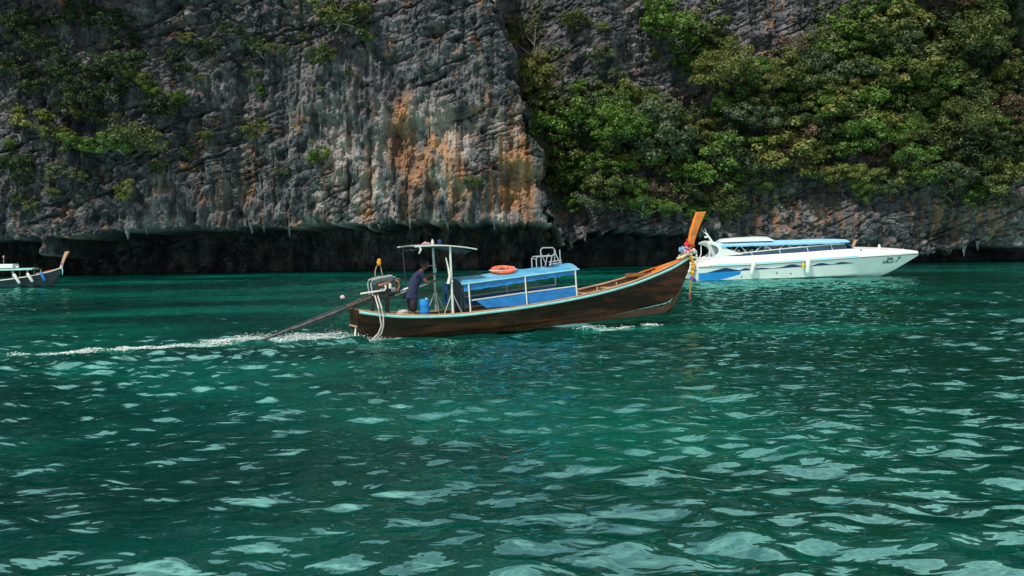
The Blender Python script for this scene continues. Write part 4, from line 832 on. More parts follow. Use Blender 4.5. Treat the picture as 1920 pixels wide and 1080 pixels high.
m_ = MB(); m_.tube([(-0.2, -0.1, 0.015), (0.0, -0.16, 0.02), (0.15, -0.1, 0.03), (0.05, -0.02, 0.02), (-0.1, -0.04, 0.02), (0.1, -0.14, 0.035), (0.3, -0.1, 0.02)], 0.014, 6); single('dark_cord', 'dark cord lying in loops under the steel frames on the roof', 'cord', m_, TARP, (5.32, -0.12, 1.585))
# ribbons, rope and garlands tied round the prow
def ribbon(name, label, cat, mat_, pts, r_, flat=0.5, group='ribbons and garlands on the prow', knots=0, seed=1, wob=0.0):
    rr = random.Random(seed); m_ = MB(); o_ = Vector(pts[0]); P_ = [Vector(p) - o_ for p in pts]
    dense = []
    for a, b_ in zip(P_, P_[1:]):
        for q in range(6): dense.append(a.lerp(b_, q / 6) + Vector((rr.gauss(0, wob), rr.gauss(0, wob), 0)))
    dense.append(P_[-1])
    m_.tube(dense, [r_ * rr.uniform(0.75, 1.25) for _ in dense], 8, flat)
    for k in range(knots): cloth_knot(m_, tuple(P_[0] + Vector((rr.gauss(0, 0.05), rr.gauss(0, 0.05), rr.uniform(-0.04, 0.1)))), rr.uniform(0.03, 0.055), seed + k)
    return single(name, label, cat, m_, mat_, tuple(o_), group)
ribbon('cream_rope', 'thick cream rope wound over the tip of the orange foredeck', 'rope', ROPE, [(9.72, 0.02, 1.58), (9.80, -0.14, 1.62), (9.98, -0.12, 1.70), (10.12, -0.12, 1.70), (10.22, 0.0, 1.68), (10.10, 0.12, 1.70), (9.85, 0.08, 1.66)], 0.055, 0.8)
ribbon('red_ribbon', 'bright red ribbon knotted highest round the orange prow post', 'ribbon', RED_CLOTH, [(10.02, -0.10, 2.02), (10.22, -0.11, 1.96), (10.33, 0, 1.94), (10.15, 0.11, 1.98), (10.0, -0.11, 1.92), (10.05, -0.13, 1.78)], 0.042, 0.7, knots=3, seed=4, wob=0.01)
ribbon('blue_ribbon', 'light blue ribbon bow behind the red one on the prow post', 'ribbon', BLUE_CLOTH, [(9.86, -0.05, 1.84), (9.96, -0.11, 1.92), (10.08, -0.12, 1.86), (9.92, -0.08, 1.78)], 0.040, 0.7, knots=3, seed=14, wob=0.012)
ribbon('pink_ribbon', 'pink and white ribbon wound under the red one on the prow', 'ribbon', PINK_CLOTH, [(9.98, -0.12, 1.78), (10.2, -0.13, 1.80), (10.34, 0, 1.78), (10.2, 0.12, 1.78), (9.98, 0.1, 1.76), (10.0, -0.13, 1.72)], 0.042, 0.8, knots=2, seed=24, wob=0.01)
ribbon('white_ribbon', 'white and violet ribbon hanging from the stem beside the garland', 'ribbon', WHITE_CLOTH, [(10.30, -0.10, 1.80), (10.36, -0.10, 1.60), (10.35, -0.08, 1.40), (10.30, -0.08, 1.15)], 0.038, 0.6, knots=2, seed=34, wob=0.012)
ribbon('yellow_garland', 'thick marigold yellow garland hanging from the stem', 'garland', GARLAND, [(10.08, -0.14, 1.62), (10.16, -0.16, 1.52), (10.17, -0.14, 1.30), (10.15, -0.12, 1.10), (10.16, -0.11, 0.95)], 0.062, 0.9, seed=44, wob=0.008)
ribbon('violet_ribbon', 'violet ribbon tied at the lower end of the yellow garland', 'ribbon', VIOLET_CLOTH, [(10.13, -0.16, 0.98), (10.22, -0.16, 0.92), (10.26, -0.12, 0.86), (10.14, -0.1, 0.9)], 0.036, 0.8, knots=2, seed=54)
ribbon('green_garland', 'thin dark yellow garland tail with a red tip hanging lowest under the stem', 'garland', simple('old_garland', (0.26, 0.19, 0.03), 0.9, vary=0.5, scale=18, bmp=0.6), [(10.10, -0.12, 0.90), (10.08, -0.11, 0.70), (10.05, -0.11, 0.50)], 0.034, 0.8, seed=64)
ribbon('red_tassel', 'dull red tassel at the very end of the lowest garland', 'tassel', simple('dull_red_cloth', (0.25, 0.04, 0.05), 0.9, vary=0.3, scale=14), [(10.05, -0.11, 0.50), (10.04, -0.11, 0.42), (10.04, -0.11, 0.32)], 0.034, 0.8, seed=74)

# ------------------------------------------------------------------ helmsman
def skin_mesh(name, joints, edges, mat_, parent, root_i=0, sub_=2):
    me = bpy.data.meshes.new(name); me.from_pydata([j[0] for j in joints], edges, [])
    o = bpy.data.objects.new(name, me); COL.objects.link(o); o.parent = parent
    o.modifiers.new('skin', 'SKIN'); 
    if not me.skin_vertices: 
        bpy.context.view_layer.objects.active = o
    sv = me.skin_vertices[0].data
    for i, j in enumerate(joints):
        r_ = j[1]; sv[i].radius = r_ if isinstance(r_, tuple) else (r_, r_); sv[i].use_root = (i == root_i)
    s_ = o.modifiers.new('smooth', 'SUBSURF'); s_.levels = sub_; s_.render_levels = sub_
    o.modifiers['skin'].use_smooth_shade = True
    me.materials.append(mat_); return o
person = thing('person', 'person in a navy shirt and dark shorts leaning over the tiller under the canopy', 'person', at((1.12, -0.05, 0.155)))
# local: x forward (towards the bow), z up, feet on the floor boards
J = [((0.03, 0.0, 0.98), 0.11), ((0.10, 0.0, 1.14), 0.125), ((0.22, 0, 1.34), 0.14), ((0.31, 0, 1.48), 0.135), ((0.38, 0, 1.575), 0.055), ((0.43, 0, 1.63), 0.06),      # 0-5 spine, neck
     ((0.03, -0.09, 0.90), 0.075), ((0.05, -0.11, 0.50), 0.062), ((0.00, -0.11, 0.28), 0.058), ((-0.02, -0.11, 0.07), 0.036), ((0.08, -0.12, 0.03), 0.036), ((0.17, -0.13, 0.025), 0.026),
     ((0.03, 0.09, 0.90), 0.075), ((0.10, 0.13, 0.50), 0.062), ((0.09, 0.13, 0.28), 0.056), ((0.06, 0.13, 0.07), 0.036), ((0.17, 0.14, 0.03), 0.036), ((0.25, 0.15, 0.025), 0.026),
     ((0.31, -0.17, 1.46), 0.062), ((0.44, -0.20, 1.23), 0.045), ((0.63, -0.10, 1.24), 0.032), ((0.70, -0.07, 1.255), 0.030),
     ((0.31, 0.17, 1.46), 0.062), ((0.46, 0.24, 1.30), 0.045), ((0.68, 0.20, 1.42), 0.032), ((0.75, 0.19, 1.45), 0.030)]
Ed = [(0, 1), (1, 2), (2, 3), (3, 4), (4, 5), (0, 6), (6, 7), (7, 8), (8, 9), (9, 10), (10, 11), (0, 12), (12, 13), (13, 14), (14, 15), (15, 16), (16, 17), (3, 18), (18, 19), (19, 20), (20, 21), (3, 22), (22, 23), (23, 24), (24, 25)]
for hand, sgn in ((21, 1), (25, 1)):        # four fingers closing round a bar and a thumb from the side of the palm
    hx, hy, hz = J[hand][0]
    for q, (ln, off) in enumerate(((0.058, -0.028), (0.066, -0.010), (0.060, 0.010), (0.048, 0.028))):
        b0 = len(J); J += [((hx + 0.035, hy + off, hz + 0.018), 0.010), ((hx + 0.035 + ln * 0.6, hy + off, hz + 0.005), 0.009), ((hx + 0.030 + ln * 0.55, hy + off, hz - 0.032), 0.008)]; Ed += [(hand, b0), (b0, b0 + 1), (b0 + 1, b0 + 2)]
    b0 = len(J); J += [((hx + 0.01, hy - 0.035, hz - 0.008), 0.011), ((hx + 0.04, hy - 0.045, hz - 0.03), 0.009)]; Ed += [(hand, b0), (b0, b0 + 1)]
skin_mesh('body', J, Ed, SKIN, person)
hd = MB(); rows = []
for i in range(11):
    t_ = i / 10; z_ = lerp(-0.115, 0.115, t_); rad = 0.085 * math.sqrt(max(0.02, 1 - (abs(t_ - 0.56) / 0.58) ** 2.4)) * (0.86 if t_ < 0.3 else 1)
    rows.append([(rad * 1.12 * math.cos(a) + (0.012 if t_ < 0.5 else 0) + (0.022 if (i in (4, 5) and abs(a) < 0.2) else 0), rad * 0.86 * math.sin(a), z_) for a in [2 * math.pi * k / 16 for k in range(16)]])
hd.loft(rows)
for s_ in (-1, 1): hd.tube([(0.0, s_ * 0.068, -0.02), (-0.008, s_ * 0.082, 0.005), (0.0, s_ * 0.070, 0.028)], [0.008, 0.014, 0.008], 6)
hd.tube([(0.085, 0, 0.03), (0.112, 0, -0.015), (0.092, 0, -0.028)], [0.008, 0.015, 0.010], 6)
head = hd.build('head', SKIN, person, True); head.location = (0.47, 0, 1.70); head.rotation_euler = (0, R(24), 0)
hr = MB(); rows = []
for i in range(8):
    t_ = i / 7; z_ = lerp(-0.05, 0.128, t_); rad = 0.094 * math.sqrt(max(0.02, 1 - (max(0, t_ - 0.3) / 0.74) ** 2.2))
    rows.append([((rad * 1.14 if math.cos(a) < 0.45 or z_ > 0.05 else rad * 0.8) * math.cos(a) - 0.008, rad * 0.90 * math.sin(a), z_) for a in [2 * math.pi * k / 16 for k in range(16)]])
hr.loft(rows); hr.build('hair', HAIR, head, True)
for s_ in (-1, 1):
    e_ = MB(); e_.lathe((0.082, s_ * 0.03, 0.008), [(0.002, -0.010), (0.009, -0.007), (0.011, 0), (0.009, 0.007), (0.002, 0.010)], 8, 'X'); e_.build('eye', BLACK, head, True)
e_ = MB(); e_.tube([(0.083, -0.024, -0.055), (0.092, 0, -0.053), (0.083, 0.024, -0.055)], [0.004, 0.007, 0.004], 6); e_.build('mouth', COPPER, head, True)
SJ = [((0.01, 0, 0.84), (0.19, 0.20)), ((0.03, 0.0, 0.98), (0.180, 0.185)), ((0.11, 0.0, 1.16), (0.145, 0.165)), ((0.22, 0, 1.34), (0.155, 0.175)), ((0.31, 0, 1.47), (0.145, 0.155)), ((0.36, 0, 1.54), 0.085), ((0.31, -0.17, 1.46), 0.085), ((0.39, -0.195, 1.33), 0.075), ((0.31, 0.17, 1.46), 0.085), ((0.40, 0.215, 1.36), 0.075)]
skin_mesh('shirt', SJ, [(0, 1), (1, 2), (2, 3), (3, 4), (4, 5), (4, 6), (6, 7), (4, 8), (8, 9)], SHIRT, person, 1)
HJ = [((0.03, 0, 0.98), (0.165, 0.17)), ((0.03, 0, 0.90), (0.165, 0.175)), ((0.035, -0.10, 0.84), 0.125), ((0.045, -0.11, 0.64), 0.115), ((0.05, -0.11, 0.44), 0.10), ((0.035, 0.10, 0.84), 0.125), ((0.07, 0.12, 0.64), 0.115), ((0.10, 0.13, 0.46), 0.10)]
skin_mesh('shorts', HJ, [(0, 1), (1, 2), (2, 3), (3, 4), (1, 5), (5, 6), (6, 7)], SHORTS, person, 1)

# ------------------------------------------------------------------ moored longtails
def moored_longtail(name, label, M):
    b = longtail(name, label, 'longtail boats', M, NAVY, OFFWHITE, PROW_PALE, DECK_WOOD, False)
    g = MB(); g.sheet([[(x, y, 1.50 + 0.10 * (1 - (y / 0.85) ** 2) + 0.012 * (x - 5)) for y in np.linspace(-0.85, 0.85, 11)] for x in np.linspace(2.5, 8.0, 15)], 0.06); r = g.build('cabin_roof', TEAL, b, True)
    for side in (-1, 1):
        for x in (2.8, 4.6, 6.4, 7.6):
            p = MB(); p.tube([(x, side * (interp(x, GWs) - 0.03), interp(x, SHs)), (x, side * 0.78, 1.52)], 0.024, 6); p.build('roof_post', OFFWHITE, b, True)
    g = MB(); g.box((4.6, 0, 1.80), (3.6, 1.3, 0.36)); g.build('roof_locker', WHITE, b, False, bevel=0.03)
    g = MB(); g.tube([(6.46, -0.3, 1.70), (6.66, -0.3, 1.72), (6.70, -0.2, 1.78)], [0.05, 0.06, 0.05], 8); g.build('locker_handle', WHITE, b, True)
    g = MB(); g.tube([(0.1, 0, 0.55), (0.1, 0, 1.3)], 0.05, 8); g.box((0.3, 0, 1.4), (0.6, 0.34, 0.4)); g.tube([(0.2, 0, 1.2), (-3.0, 0, 0.4)], 0.035, 8); g.build('engine', DARK_STEEL, b)
    for k, (mat_, z) in enumerate(((PINK_CLOTH, 1.78), (VIOLET_CLOTH, 1.88), (WHITE_CLOTH, 1.66))):
        q = MB(); cloth_knot(q, (10.16 - 0.02 * k, -0.02, z), 0.11, 70 + k); q.build('prow_ribbon', mat_, b, True)
    q = MB(); q.tube([(10.2, -0.12, 1.66), (10.26, -0.13, 1.3), (10.2, -0.12, 1.0)], [0.05, 0.045, 0.02], 7); q.build('ribbon_tail', TEAL, b, True)
    return b
LS = 0.86
LY = 5.0
def origin_for(bow_xy, yaw, scale, xb=10.0):
    return (bow_xy[0] - math.cos(R(yaw)) * xb * scale, bow_xy[1] - math.sin(R(yaw)) * xb * scale, 0.0)
LM = boat_matrix(origin_for((-32.95, 72.65), LY, LS), LY, 0.0, LS)
moored_longtail('longtail_boat', 'dark navy longtail boat moored at the left edge with white fenders', LM)
def fender(label, mat_, top, bot, rad, M=Matrix.Identity(4), group='fenders'):
    top, bot = Vector(top), Vector(bot); t = thing('fender', label, 'fender', M @ Matrix.Translation(bot), group)
    a = top - bot; m_ = MB(); m_.tube([Vector((0, 0, 0)), a * 0.04, a * 0.12, a * 0.88, a * 0.96, a], [rad * 0.35, rad * 0.8, rad, rad, rad * 0.8, rad * 0.35], 12); m_.build('body', mat_, t, True)
    m_ = MB(); m_.tube([a, a * 1.06 + Vector((0, 0.06, 0.06)), a * 1.08 + Vector((0, 0.22, 0.14))], 0.018, 5); m_.build('lanyard', ROPE, t, True)
for lab, mat_, xt, zt, xb, zb in (('white fender hanging farthest from the prow of the navy longtail', WHITE, 6.56, 1.16, 7.0, 0.34), ('white fender between the other white one and the blue one', WHITE, 7.60, 1.20, 8.0, 0.45), ('blue fender hanging nearest the prow of the navy longtail', BLUE, 8.62, 1.28, 8.92, 0.55)):
    fender(lab, mat_, (xt, -interp(xt, GWs) - 0.17, zt), (xb, -interp(xb, GWs) - 0.14, zb), 0.125, LM)
m_ = MB(); m_.tube([(0, 0, 0), (0, 0, 0.55)], 0.015, 6); cloth_knot(m_, (0, 0, 0.62), 0.07, 33); o = m_.build('pole_flag', PINK_CLOTH, None, True, LM @ Matrix.Translation((5.55, -0.3, 1.98))); tag(o, 'pink cloth bundle on a short pole above the white roof locker', 'cloth')
moored_longtail('longtail_boat', 'longtail boat almost hidden behind the speedboat, only its pale prow showing', boat_matrix(origin_for((31.0, 90.0), 8, 0.92, 10.5), 8, 0, 0.92))

# ------------------------------------------------------------------ speedboat
SM = boat_matrix((13.64, 70.0, 0.0), 6, 1.0)
sb = thing('speedboat', 'large white passenger speedboat with blue awning moored bow to the right', 'boat', SM)
SRX = [(-0.95, 1.50), (0, 1.56), (3, 1.66), (7, 1.66), (10, 1.52), (12, 1.22), (13.6, 0.80), (14.8, 0.38), (15.75, 0.05)]      # half width at the rubbing strake
SRZ = [(-0.95, 0.92), (2.5, 0.95), (5.5, 1.03), (8.6, 1.14), (11.7, 1.24), (14, 1.27), (15.75, 1.31)]
SCX = [(-0.95, 1.36), (3, 1.44), (7, 1.40), (10, 1.12), (12, 0.70), (13.6, 0.28), (14.8, 0.10), (15.75, 0.03)]                 # chine
SCZ = [(-0.95, 0.0), (5, -0.02), (9, 0.02), (11.5, 0.14), (13.2, 0.34), (14.4, 0.72), (15.75, 1.24)]
SKZ = [(-0.95, -0.40), (8, -0.45), (11, -0.38), (12.6, -0.25), (13.7, 0.14), (14.8, 0.70), (15.75, 1.22)]
SDX = [(-0.95, 1.10), (1.5, 1.22), (6, 1.26), (9.5, 1.12), (12, 0.82), (13.7, 0.48), (15, 0.18), (15.70, 0.03)]                # deck edge
SDZ = [(-0.95, 1.10), (-0.3, 1.36), (0.6, 1.58), (2, 1.58), (6, 1.69), (8.7, 1.80), (10, 1.84), (12, 1.76), (13.7, 1.64), (15, 1.48), (15.70, 1.36)]
for nm in ('SRX', 'SRZ', 'SCX', 'SCZ', 'SKZ', 'SDX', 'SDZ'): globals()[nm] = smooth_table(globals()[nm], 81)
SX = list(np.linspace(-0.95, 15.70, 64))
def sb_side(x, t, side=-1, off=0.0):
    """hull side between chine (t = 0) and rubbing strake (t = 1), slightly hollow towards the bow"""
    yc, zc, yr, zr = interp(x, SCX), interp(x, SCZ), interp(x, SRX), interp(x, SRZ)
    hollow = 0.10 * t * (1 - t) * max(0, (x - 8) / 7)
    return (x, side * (lerp(yc, yr, t) - hollow + off), lerp(zc, zr, t))
def sb_top(x, t, side=-1, off=0.0):
    yr, zr, yd, zd = interp(x, SRX), interp(x, SRZ), interp(x, SDX), interp(x, SDZ)
    bul = 0.10 * math.sin(math.pi * t)
    return (x, side * (lerp(yr, yd, t) + bul * 0.8 + off), lerp(zr, zd, t) + bul * 0.3)
ht = [0, 0.12, 0.25, 0.4, 0.55, 0.7, 0.85, 1.0]
hull_m = MB(); rows = []
for x in SX:
    kz = interp(x, SKZ)
    rows.append([sb_side(x, t, -1) for t in reversed(ht)] + [(x, 0, kz)] + [sb_side(x, t, 1) for t in ht])
hull_m.loft(rows, cap=False, closed=False); hull_m.add([rows[0][i] for i in range(len(rows[0]))], [tuple(range(len(rows[0])))])
sbh = hull_m.build('hull', WHITE, sb, True)
dk = MB(); rows = []; tt = [0.0, 0.2, 0.4, 0.6, 0.8, 1.0]
for x in SX:
    yd, zd = interp(x, SDX), interp(x, SDZ); cr = 0.05 + 0.10 * (1 if x > 10.2 else 0)
    dip = 0.0 if (x > 10.1 or x < 0.8) else -0.55
    mid = [(x, -yd * 0.94, zd + dip), (x, -yd * 0.5, zd + dip + cr * 0.8), (x, 0, zd + dip + cr), (x, yd * 0.5, zd + dip + cr * 0.8), (x, yd * 0.94, zd + dip)]
    rows.append([sb_top(x, t, -1) for t in tt] + mid + [sb_top(x, t, 1) for t in reversed(tt)])
dk.loft(rows, cap=False, closed=False); dk.add([rows[0][i] for i in range(len(rows[0]))], [tuple(range(len(rows[0])))]); deck = dk.build('deck', WHITE, sb, True)
for side in (-1, 1):
    r_ = MB(); r_.tube([Vector(sb_side(x, 1.0, side, 0.015)) for x in SX], 0.035, 6); r_.build('rubbing_strake', simple('grey_rubber', (0.10, 0.16, 0.17), 0.6, vary=0.2), sb, True)
    c_ = MB(); c_.loft([[sb_top(x, 0.10, side, 0.006), sb_top(x, 0.20, side, 0.006)] for x in np.linspace(-0.2, 10.6, 40)], closed=False); c_.build('pinstripe', CYAN, deck)
# side graphics: blue stern flash, navy mountain line
def hull_patch(name, mat_, lo, hi, x0, x1, n=60, off=0.008, parent=None):
    """strip on the near and the far side between heights lo(x) and hi(x)"""
    for side in (-1, 1):
        m_ = MB(); rows = []
        for x in np.linspace(x0, x1, n):
            zc, zr = interp(x, SCZ), interp(x, SRZ)
            a, b_ = (lo(x) - zc) / (zr - zc), (hi(x) - zc) / (zr - zc); b_ = max(b_, a + 0.002)
            rows.append([sb_side(x, a + (b_ - a) * q, side, off) for q in (0, 0.5, 1)])
        m_.loft(rows, closed=False); m_.build(name, mat_, parent or sb)
PK = [(-0.35, 0.0), (0.3, 0.14), (0.95, 0.26), (1.5, 0.12), (1.9, 0.03), (2.3, 0.15), (2.9, 0.05), (3.5, 0.10), (4.2, 0.01), (4.9, 0.06), (5.5, 0.19), (5.75, 0.20), (6.3, 0.06), (7.1, 0.02), (7.5, 0.13), (7.8, 0.16), (8.4, 0.04), (8.7, 0.03), (9.2, 0.13), (9.5, 0.11), (10.2, 0.01)]
base = lambda x: 0.52 + 0.030 * x
hull_patch('mountain_stripe', DECAL_NAVY, base, lambda x: base(x) + 0.012 + interp(x, PK), -0.35, 10.2, 120, 0.012)
hull_patch('stern_flash', DECAL_BLUE, lambda x: lerp(0.02, 0.34, max(0, (x - 0.6) / 1.4) ** 1.2), lambda x: 0.53 + 0.03 * min(x, 2.0), -0.94, 2.0, 40, 0.008)
for x, z in ((2.1, 0.16), (4.6, 0.34), (5.6, 0.26)):
    m_ = MB(); yy = sb_side(x, z / 1.0)[1]; m_.lathe((x, yy, z), [(0.005, -0.02), (0.05, -0.02), (0.055, 0.0), (0.005, 0.012)], 10, 'Y'); m_.build('drain', DARK_STEEL, sb)
# registration letters on both bows, following the flare
def hull_text(txt, x0, z0, size, shear=0.0, thick=0.012):
    cu = bpy.data.curves.new('letters', 'FONT'); cu.body = txt; cu.size = size; cu.offset = thick; cu.shear = shear
    tmp = bpy.data.objects.new('letters_tmp', cu); COL.objects.link(tmp); dg = bpy.context.evaluated_depsgraph_get(); dg.update()
    me = bpy.data.meshes.new_from_object(tmp.evaluated_get(dg)); bpy.data.objects.remove(tmp)
    for side in (-1, 1):
        m2 = me.copy(); wid = max(v.co.x for v in m2.vertices)
        for v in m2.vertices:
            x = x0 + (v.co.x if side < 0 else wid - v.co.x); z = z0 + v.co.y + 0.03 * (x - x0)
            zc, zr = interp(x, SCZ), interp(x, SRZ); v.co = sb_side(x, (z - zc) / (zr - zc), side, 0.014)
        m2.materials.clear(); m2.materials.append(LETTER); o_ = bpy.data.objects.new('letters', m2); COL.objects.link(o_); o_.parent = sb
hull_text('Juna', 12.95, 0.96, 0.30); hull_text('PORLAT', 12.62, 0.70, 0.27); hull_text('7', 13.72, 0.74, 0.58, 0.35)
# cabin side windows, rail, trusses, awning, hard top
WLO = lambda x: interp(x, SDZ) + 0.0
WHI = lambda x: interp(x, [(0.9, 1.66), (3.3, 1.83), (5.6, 1.99), (8.7, 2.16), (9.75, 2.19), (10.05, 2.0)])
WY = lambda x: interp(x, SDX) - 0.05
for side in (-1, 1):
    for x0, x1 in ((1.0, 2.86), (2.94, 4.86), (4.94, 6.86), (6.94, 8.66), (8.74, 9.9)):
        p = MB(); xs_ = np.linspace(x0, x1, 5)
        p.loft([[(x, side * (WY(x) + a), z) for a, z in ((0, WLO(x) - 0.03), (0.02, WLO(x) - 0.03), (0.0, WHI(x)), (-0.02, WHI(x)))] for x in xs_]); p.build('window', GLASS, sb)
    for x in (2.9, 4.9, 6.9, 8.7):
        p = MB(); p.tube([(x + 0.12, side * (WY(x) + 0.02), WLO(x) - 0.02), (x, side * WY(x), WHI(x))], 0.028, 6); p.build('window_post', WHITE, sb, True)
    r_ = MB(); r_.tube([(x, side * (WY(x) + 0.0), WHI(x) + 0.03) for x in np.linspace(1.2, 9.75, 14)], 0.040, 8); r_.build('cabin_rail', WHITE, sb, True)
    AW = lambda x: 2.36
    for xb, xm, xe in ((1.5, 2.1, 2.6), (3.2, 3.8, 4.4), (4.9, 5.4, 5.9), (6.2, 6.8, 7.3), (8.2, 8.6, 9.2)):
        tr = MB(); tr.tube([(xb, side * WY(xb), WHI(xb) + 0.03), (xm, side * 1.16, AW(xm))], 0.026, 6); tr.tube([(xm, side * 1.16, AW(xm)), (xe, side * WY(xe), WHI(xe) + 0.03)], 0.022, 6); tr.build('truss', WHITE, sb, True)
ws = MB(); ws.loft([[(10.55 - 0.1 * abs(y), y, 1.95), (10.0 - 0.1 * abs(y), y, 2.24), (9.96 - 0.1 * abs(y), y, 2.22), (10.50 - 0.1 * abs(y), y, 1.93)] for y in np.linspace(-1.0, 1.0, 9)]); ws.build('windscreen', simple('clear_blue_screen', (0.02, 0.20, 0.45), 0.08, vary=0.15), sb)
g = MB(); g.sheet([[(x, y, 2.35 + 0.25 * (1 - abs(y / 1.30) ** 2.2) - 0.10 * max(0, (x - 8.6) / 1.4) ** 2 * (1 - abs(y / 1.3)) + 0.008 * math.sin(x * 2.6)) for y in np.linspace(-1.30, 1.30, 15)] for x in np.linspace(0.75, 10.0, 34)], 0.05); aw = g.build('awning', AWNING, sb, True)
for side in (-1, 1):
    v = MB(); v.loft([[(x, side * 1.29, 2.36), (x, side * 1.30, 2.25 + 0.012 * math.sin(x * 5)), (x, side * 1.28, 2.25 + 0.012 * math.sin(x * 5)), (x, side * 1.27, 2.36)] for x in np.linspace(0.8, 9.3, 34)]); v.build('awning_skirt', AWNING, aw)
htp = MB(); htp.loft([[(x, y, z) for x, y, z in ((x_, -1.02, 2.57 + e_ * 0.0), (x_, -1.0, 2.72 + d_), (x_, -0.5, 2.82 + d_), (x_, 0.5, 2.82 + d_), (x_, 1.0, 2.72 + d_), (x_, 1.02, 2.57))] for x_, d_, e_ in ((0.95, -0.16, 0), (1.25, 0.0, 0), (2.4, 0.07, 0), (3.6, 0.09, 0), (4.3, 0.06, 0), (4.62, -0.10, 0))]); htp.build('hard_top', WHITE, sb, True)
# swept stern arch with an oval cut-out, each side one leg, and a bridge on top
outer = [(2.35, 1.70), (1.25, 2.10), (0.85, 2.42), (0.45, 2.58), (0.10, 2.66), (-0.12, 2.58), (-0.10, 2.46), (0.18, 2.42), (0.48, 2.26), (0.62, 2.04), (0.58, 1.84), (0.36, 1.66), (-0.30, 1.40), (0.3, 1.52), (1.2, 1.62)]
for side in (-1, 1):
    a_ = MB(); a_.prism(outer, side * 1.16 - 0.06, side * 1.16 + 0.06); a_.build('arch_leg', WHITE, sb, False, bevel=0.025)
    p = MB(); p.tube([(0.02, side * 1.02, 2.48), (0.02, side * 1.05, 1.80), (-0.12, side * 1.05, 1.45)], 0.035, 8); p.build('arch_strut', WHITE, sb, True)
b_ = MB(); b_.loft([[(x, y, z + 0.05 * (1 - (y / 1.16) ** 2)) for x, z in ((-0.10, 2.50), (0.45, 2.50), (0.42, 2.60), (0.08, 2.67), (-0.11, 2.59))] for y in np.linspace(-1.12, 1.12, 7)]); b_.build('arch_bridge', WHITE, sb)
m_ = MB(); m_.tube([(0.32, -0.6, 2.62), (0.10, -0.6, 3.0), (-0.12, -0.6, 3.30)], [0.09, 0.06, 0.045], 8); m_.tube([(0.02, -0.6, 3.05), (-0.28, -0.6, 3.38)], 0.022, 6); m_.tube([(0.0, -0.6, 3.1), (-0.16, -0.6, 3.55)], 0.018, 6); m_.box((-0.1, -0.6, 2.98), (0.22, 0.12, 0.12)); m_.build('aerial_mast', WHITE, sb, True)
for k, y in enumerate((-0.75, 0.0, 0.75)):
    t_ = Euler((0, R(-28), 0)); m_ = MB(); m_.box((-1.28, y, 0.92), (0.42, 0.40, 0.72), t_, (0.72, 0.8)); m_.box((-1.30, y, 0.40), (0.18, 0.14, 0.70), t_); o_ = m_.build('outboard_engine', WHITE, sb, False, bevel=0.05)
    q_ = MB(); q_.box((-1.22, y, 0.62), (0.46, 0.42, 0.10), t_); q_.build('cowl_band', DARK_STEEL, o_, False)
for side in (-1, 1):
    r_ = MB(); r_.tube([(0.2, side * 1.1, 1.50), (-0.6, side * 1.1, 1.52), (-1.25, side * 0.9, 1.66)], 0.024, 6); r_.tube([(-0.6, side * 1.1, 1.52), (-0.62, side * 1.1, 1.2)], 0.024, 6); r_.build('stern_rail', WHITE, sb, True)
for k in range(7):
    for y in (-0.7, 0.7):
        x = 2.4 + k * 0.95; s_ = MB(); s_.box((x, y, 1.50), (0.45, 0.46, 0.16)); s_.box((x - 0.22, y, 1.78), (0.12, 0.46, 0.50), Euler((0, R(-10), 0))); s_.build('seat', OFFWHITE, sb, False, bevel=0.03)
m_ = MB(); m_.tube([(9.9, -1.12, 1.74), (9.95, -1.17, 1.70), (10.85, -1.08, 1.72), (10.9, -1.03, 1.76)], [0.045, 0.055, 0.055, 0.045], 8); m_.build('grab_handle', WHITE, sb, True)
for x in (9.92, 10.9):
    m_ = MB(); m_.lathe((x, -1.10, 1.72), [(0.005, -0.06), (0.06, -0.06), (0.06, 0.06), (0.005, 0.06)], 10, 'X'); m_.build('handle_end', BLACK, sb, True)
m_ = MB(); m_.lathe((12.75, -0.1, 1.78), [(0.005, 0), (0.10, 0), (0.11, 0.12), (0.07, 0.20), (0.08, 0.28), (0.01, 0.32)], 12); m_.build('bow_light', WHITE, sb, True)
m_ = MB(); m_.lathe((13.0, -0.1, 1.75), [(0.005, 0), (0.09, 0), (0.09, 0.05), (0.005, 0.09)], 12); m_.build('deck_vent', PINK_CLOTH, sb, True)
m_ = MB(); m_.lathe((14.55, 0, 1.55), [(0.005, 0), (0.05, 0), (0.045, 0.15), (0.06, 0.18), (0.005, 0.19)], 10); m_.build('bow_cleat', STEEL, sb, True)
fender('long white fender hanging amidships on the white speedboat near its stern', WHITE, (2.92, -1.86, 1.26), (2.70, -1.74, 0.30), 0.155, SM)
fender('long white fender hanging amidships on the white speedboat next to a yellow float', WHITE, (6.75, -1.86, 1.32), (6.74, -1.74, 0.24), 0.165, SM)
m_ = MB(); m_.lathe((0, 0, 0), [(0.01, -0.18), (0.08, -0.17), (0.10, -0.05), (0.10, 0.10), (0.07, 0.17), (0.01, 0.18)], 12)
o = m_.build('yellow_float', YELLOW, None, True, SM @ Matrix.Translation((6.42, -1.74, 0.82))); tag(o, 'small yellow float hanging beside the second white fender', 'float', 'fenders')

# ------------------------------------------------------------------ small buoy behind the stern
t = thing('mooring_buoy', 'small pink mooring buoy floating behind the propeller tube', 'buoy', Matrix.Translation((-8.42, 49.4, 0.0)))
m_ = MB(); m_.lathe((0, 0, 0), [(0.01, -0.12), (0.09, -0.08), (0.13, 0.02), (0.10, 0.11), (0.04, 0.15), (0.01, 0.16)], 14); m_.build('float', PINK_CLOTH, t, True)
m_ = MB(); m_.torus((0, 0, 0.19), 0.035, 0.010, 12, 6, Euler((R(90), 0, 0)).to_matrix()); m_.build('eye_ring', DARK_STEEL, t, True)

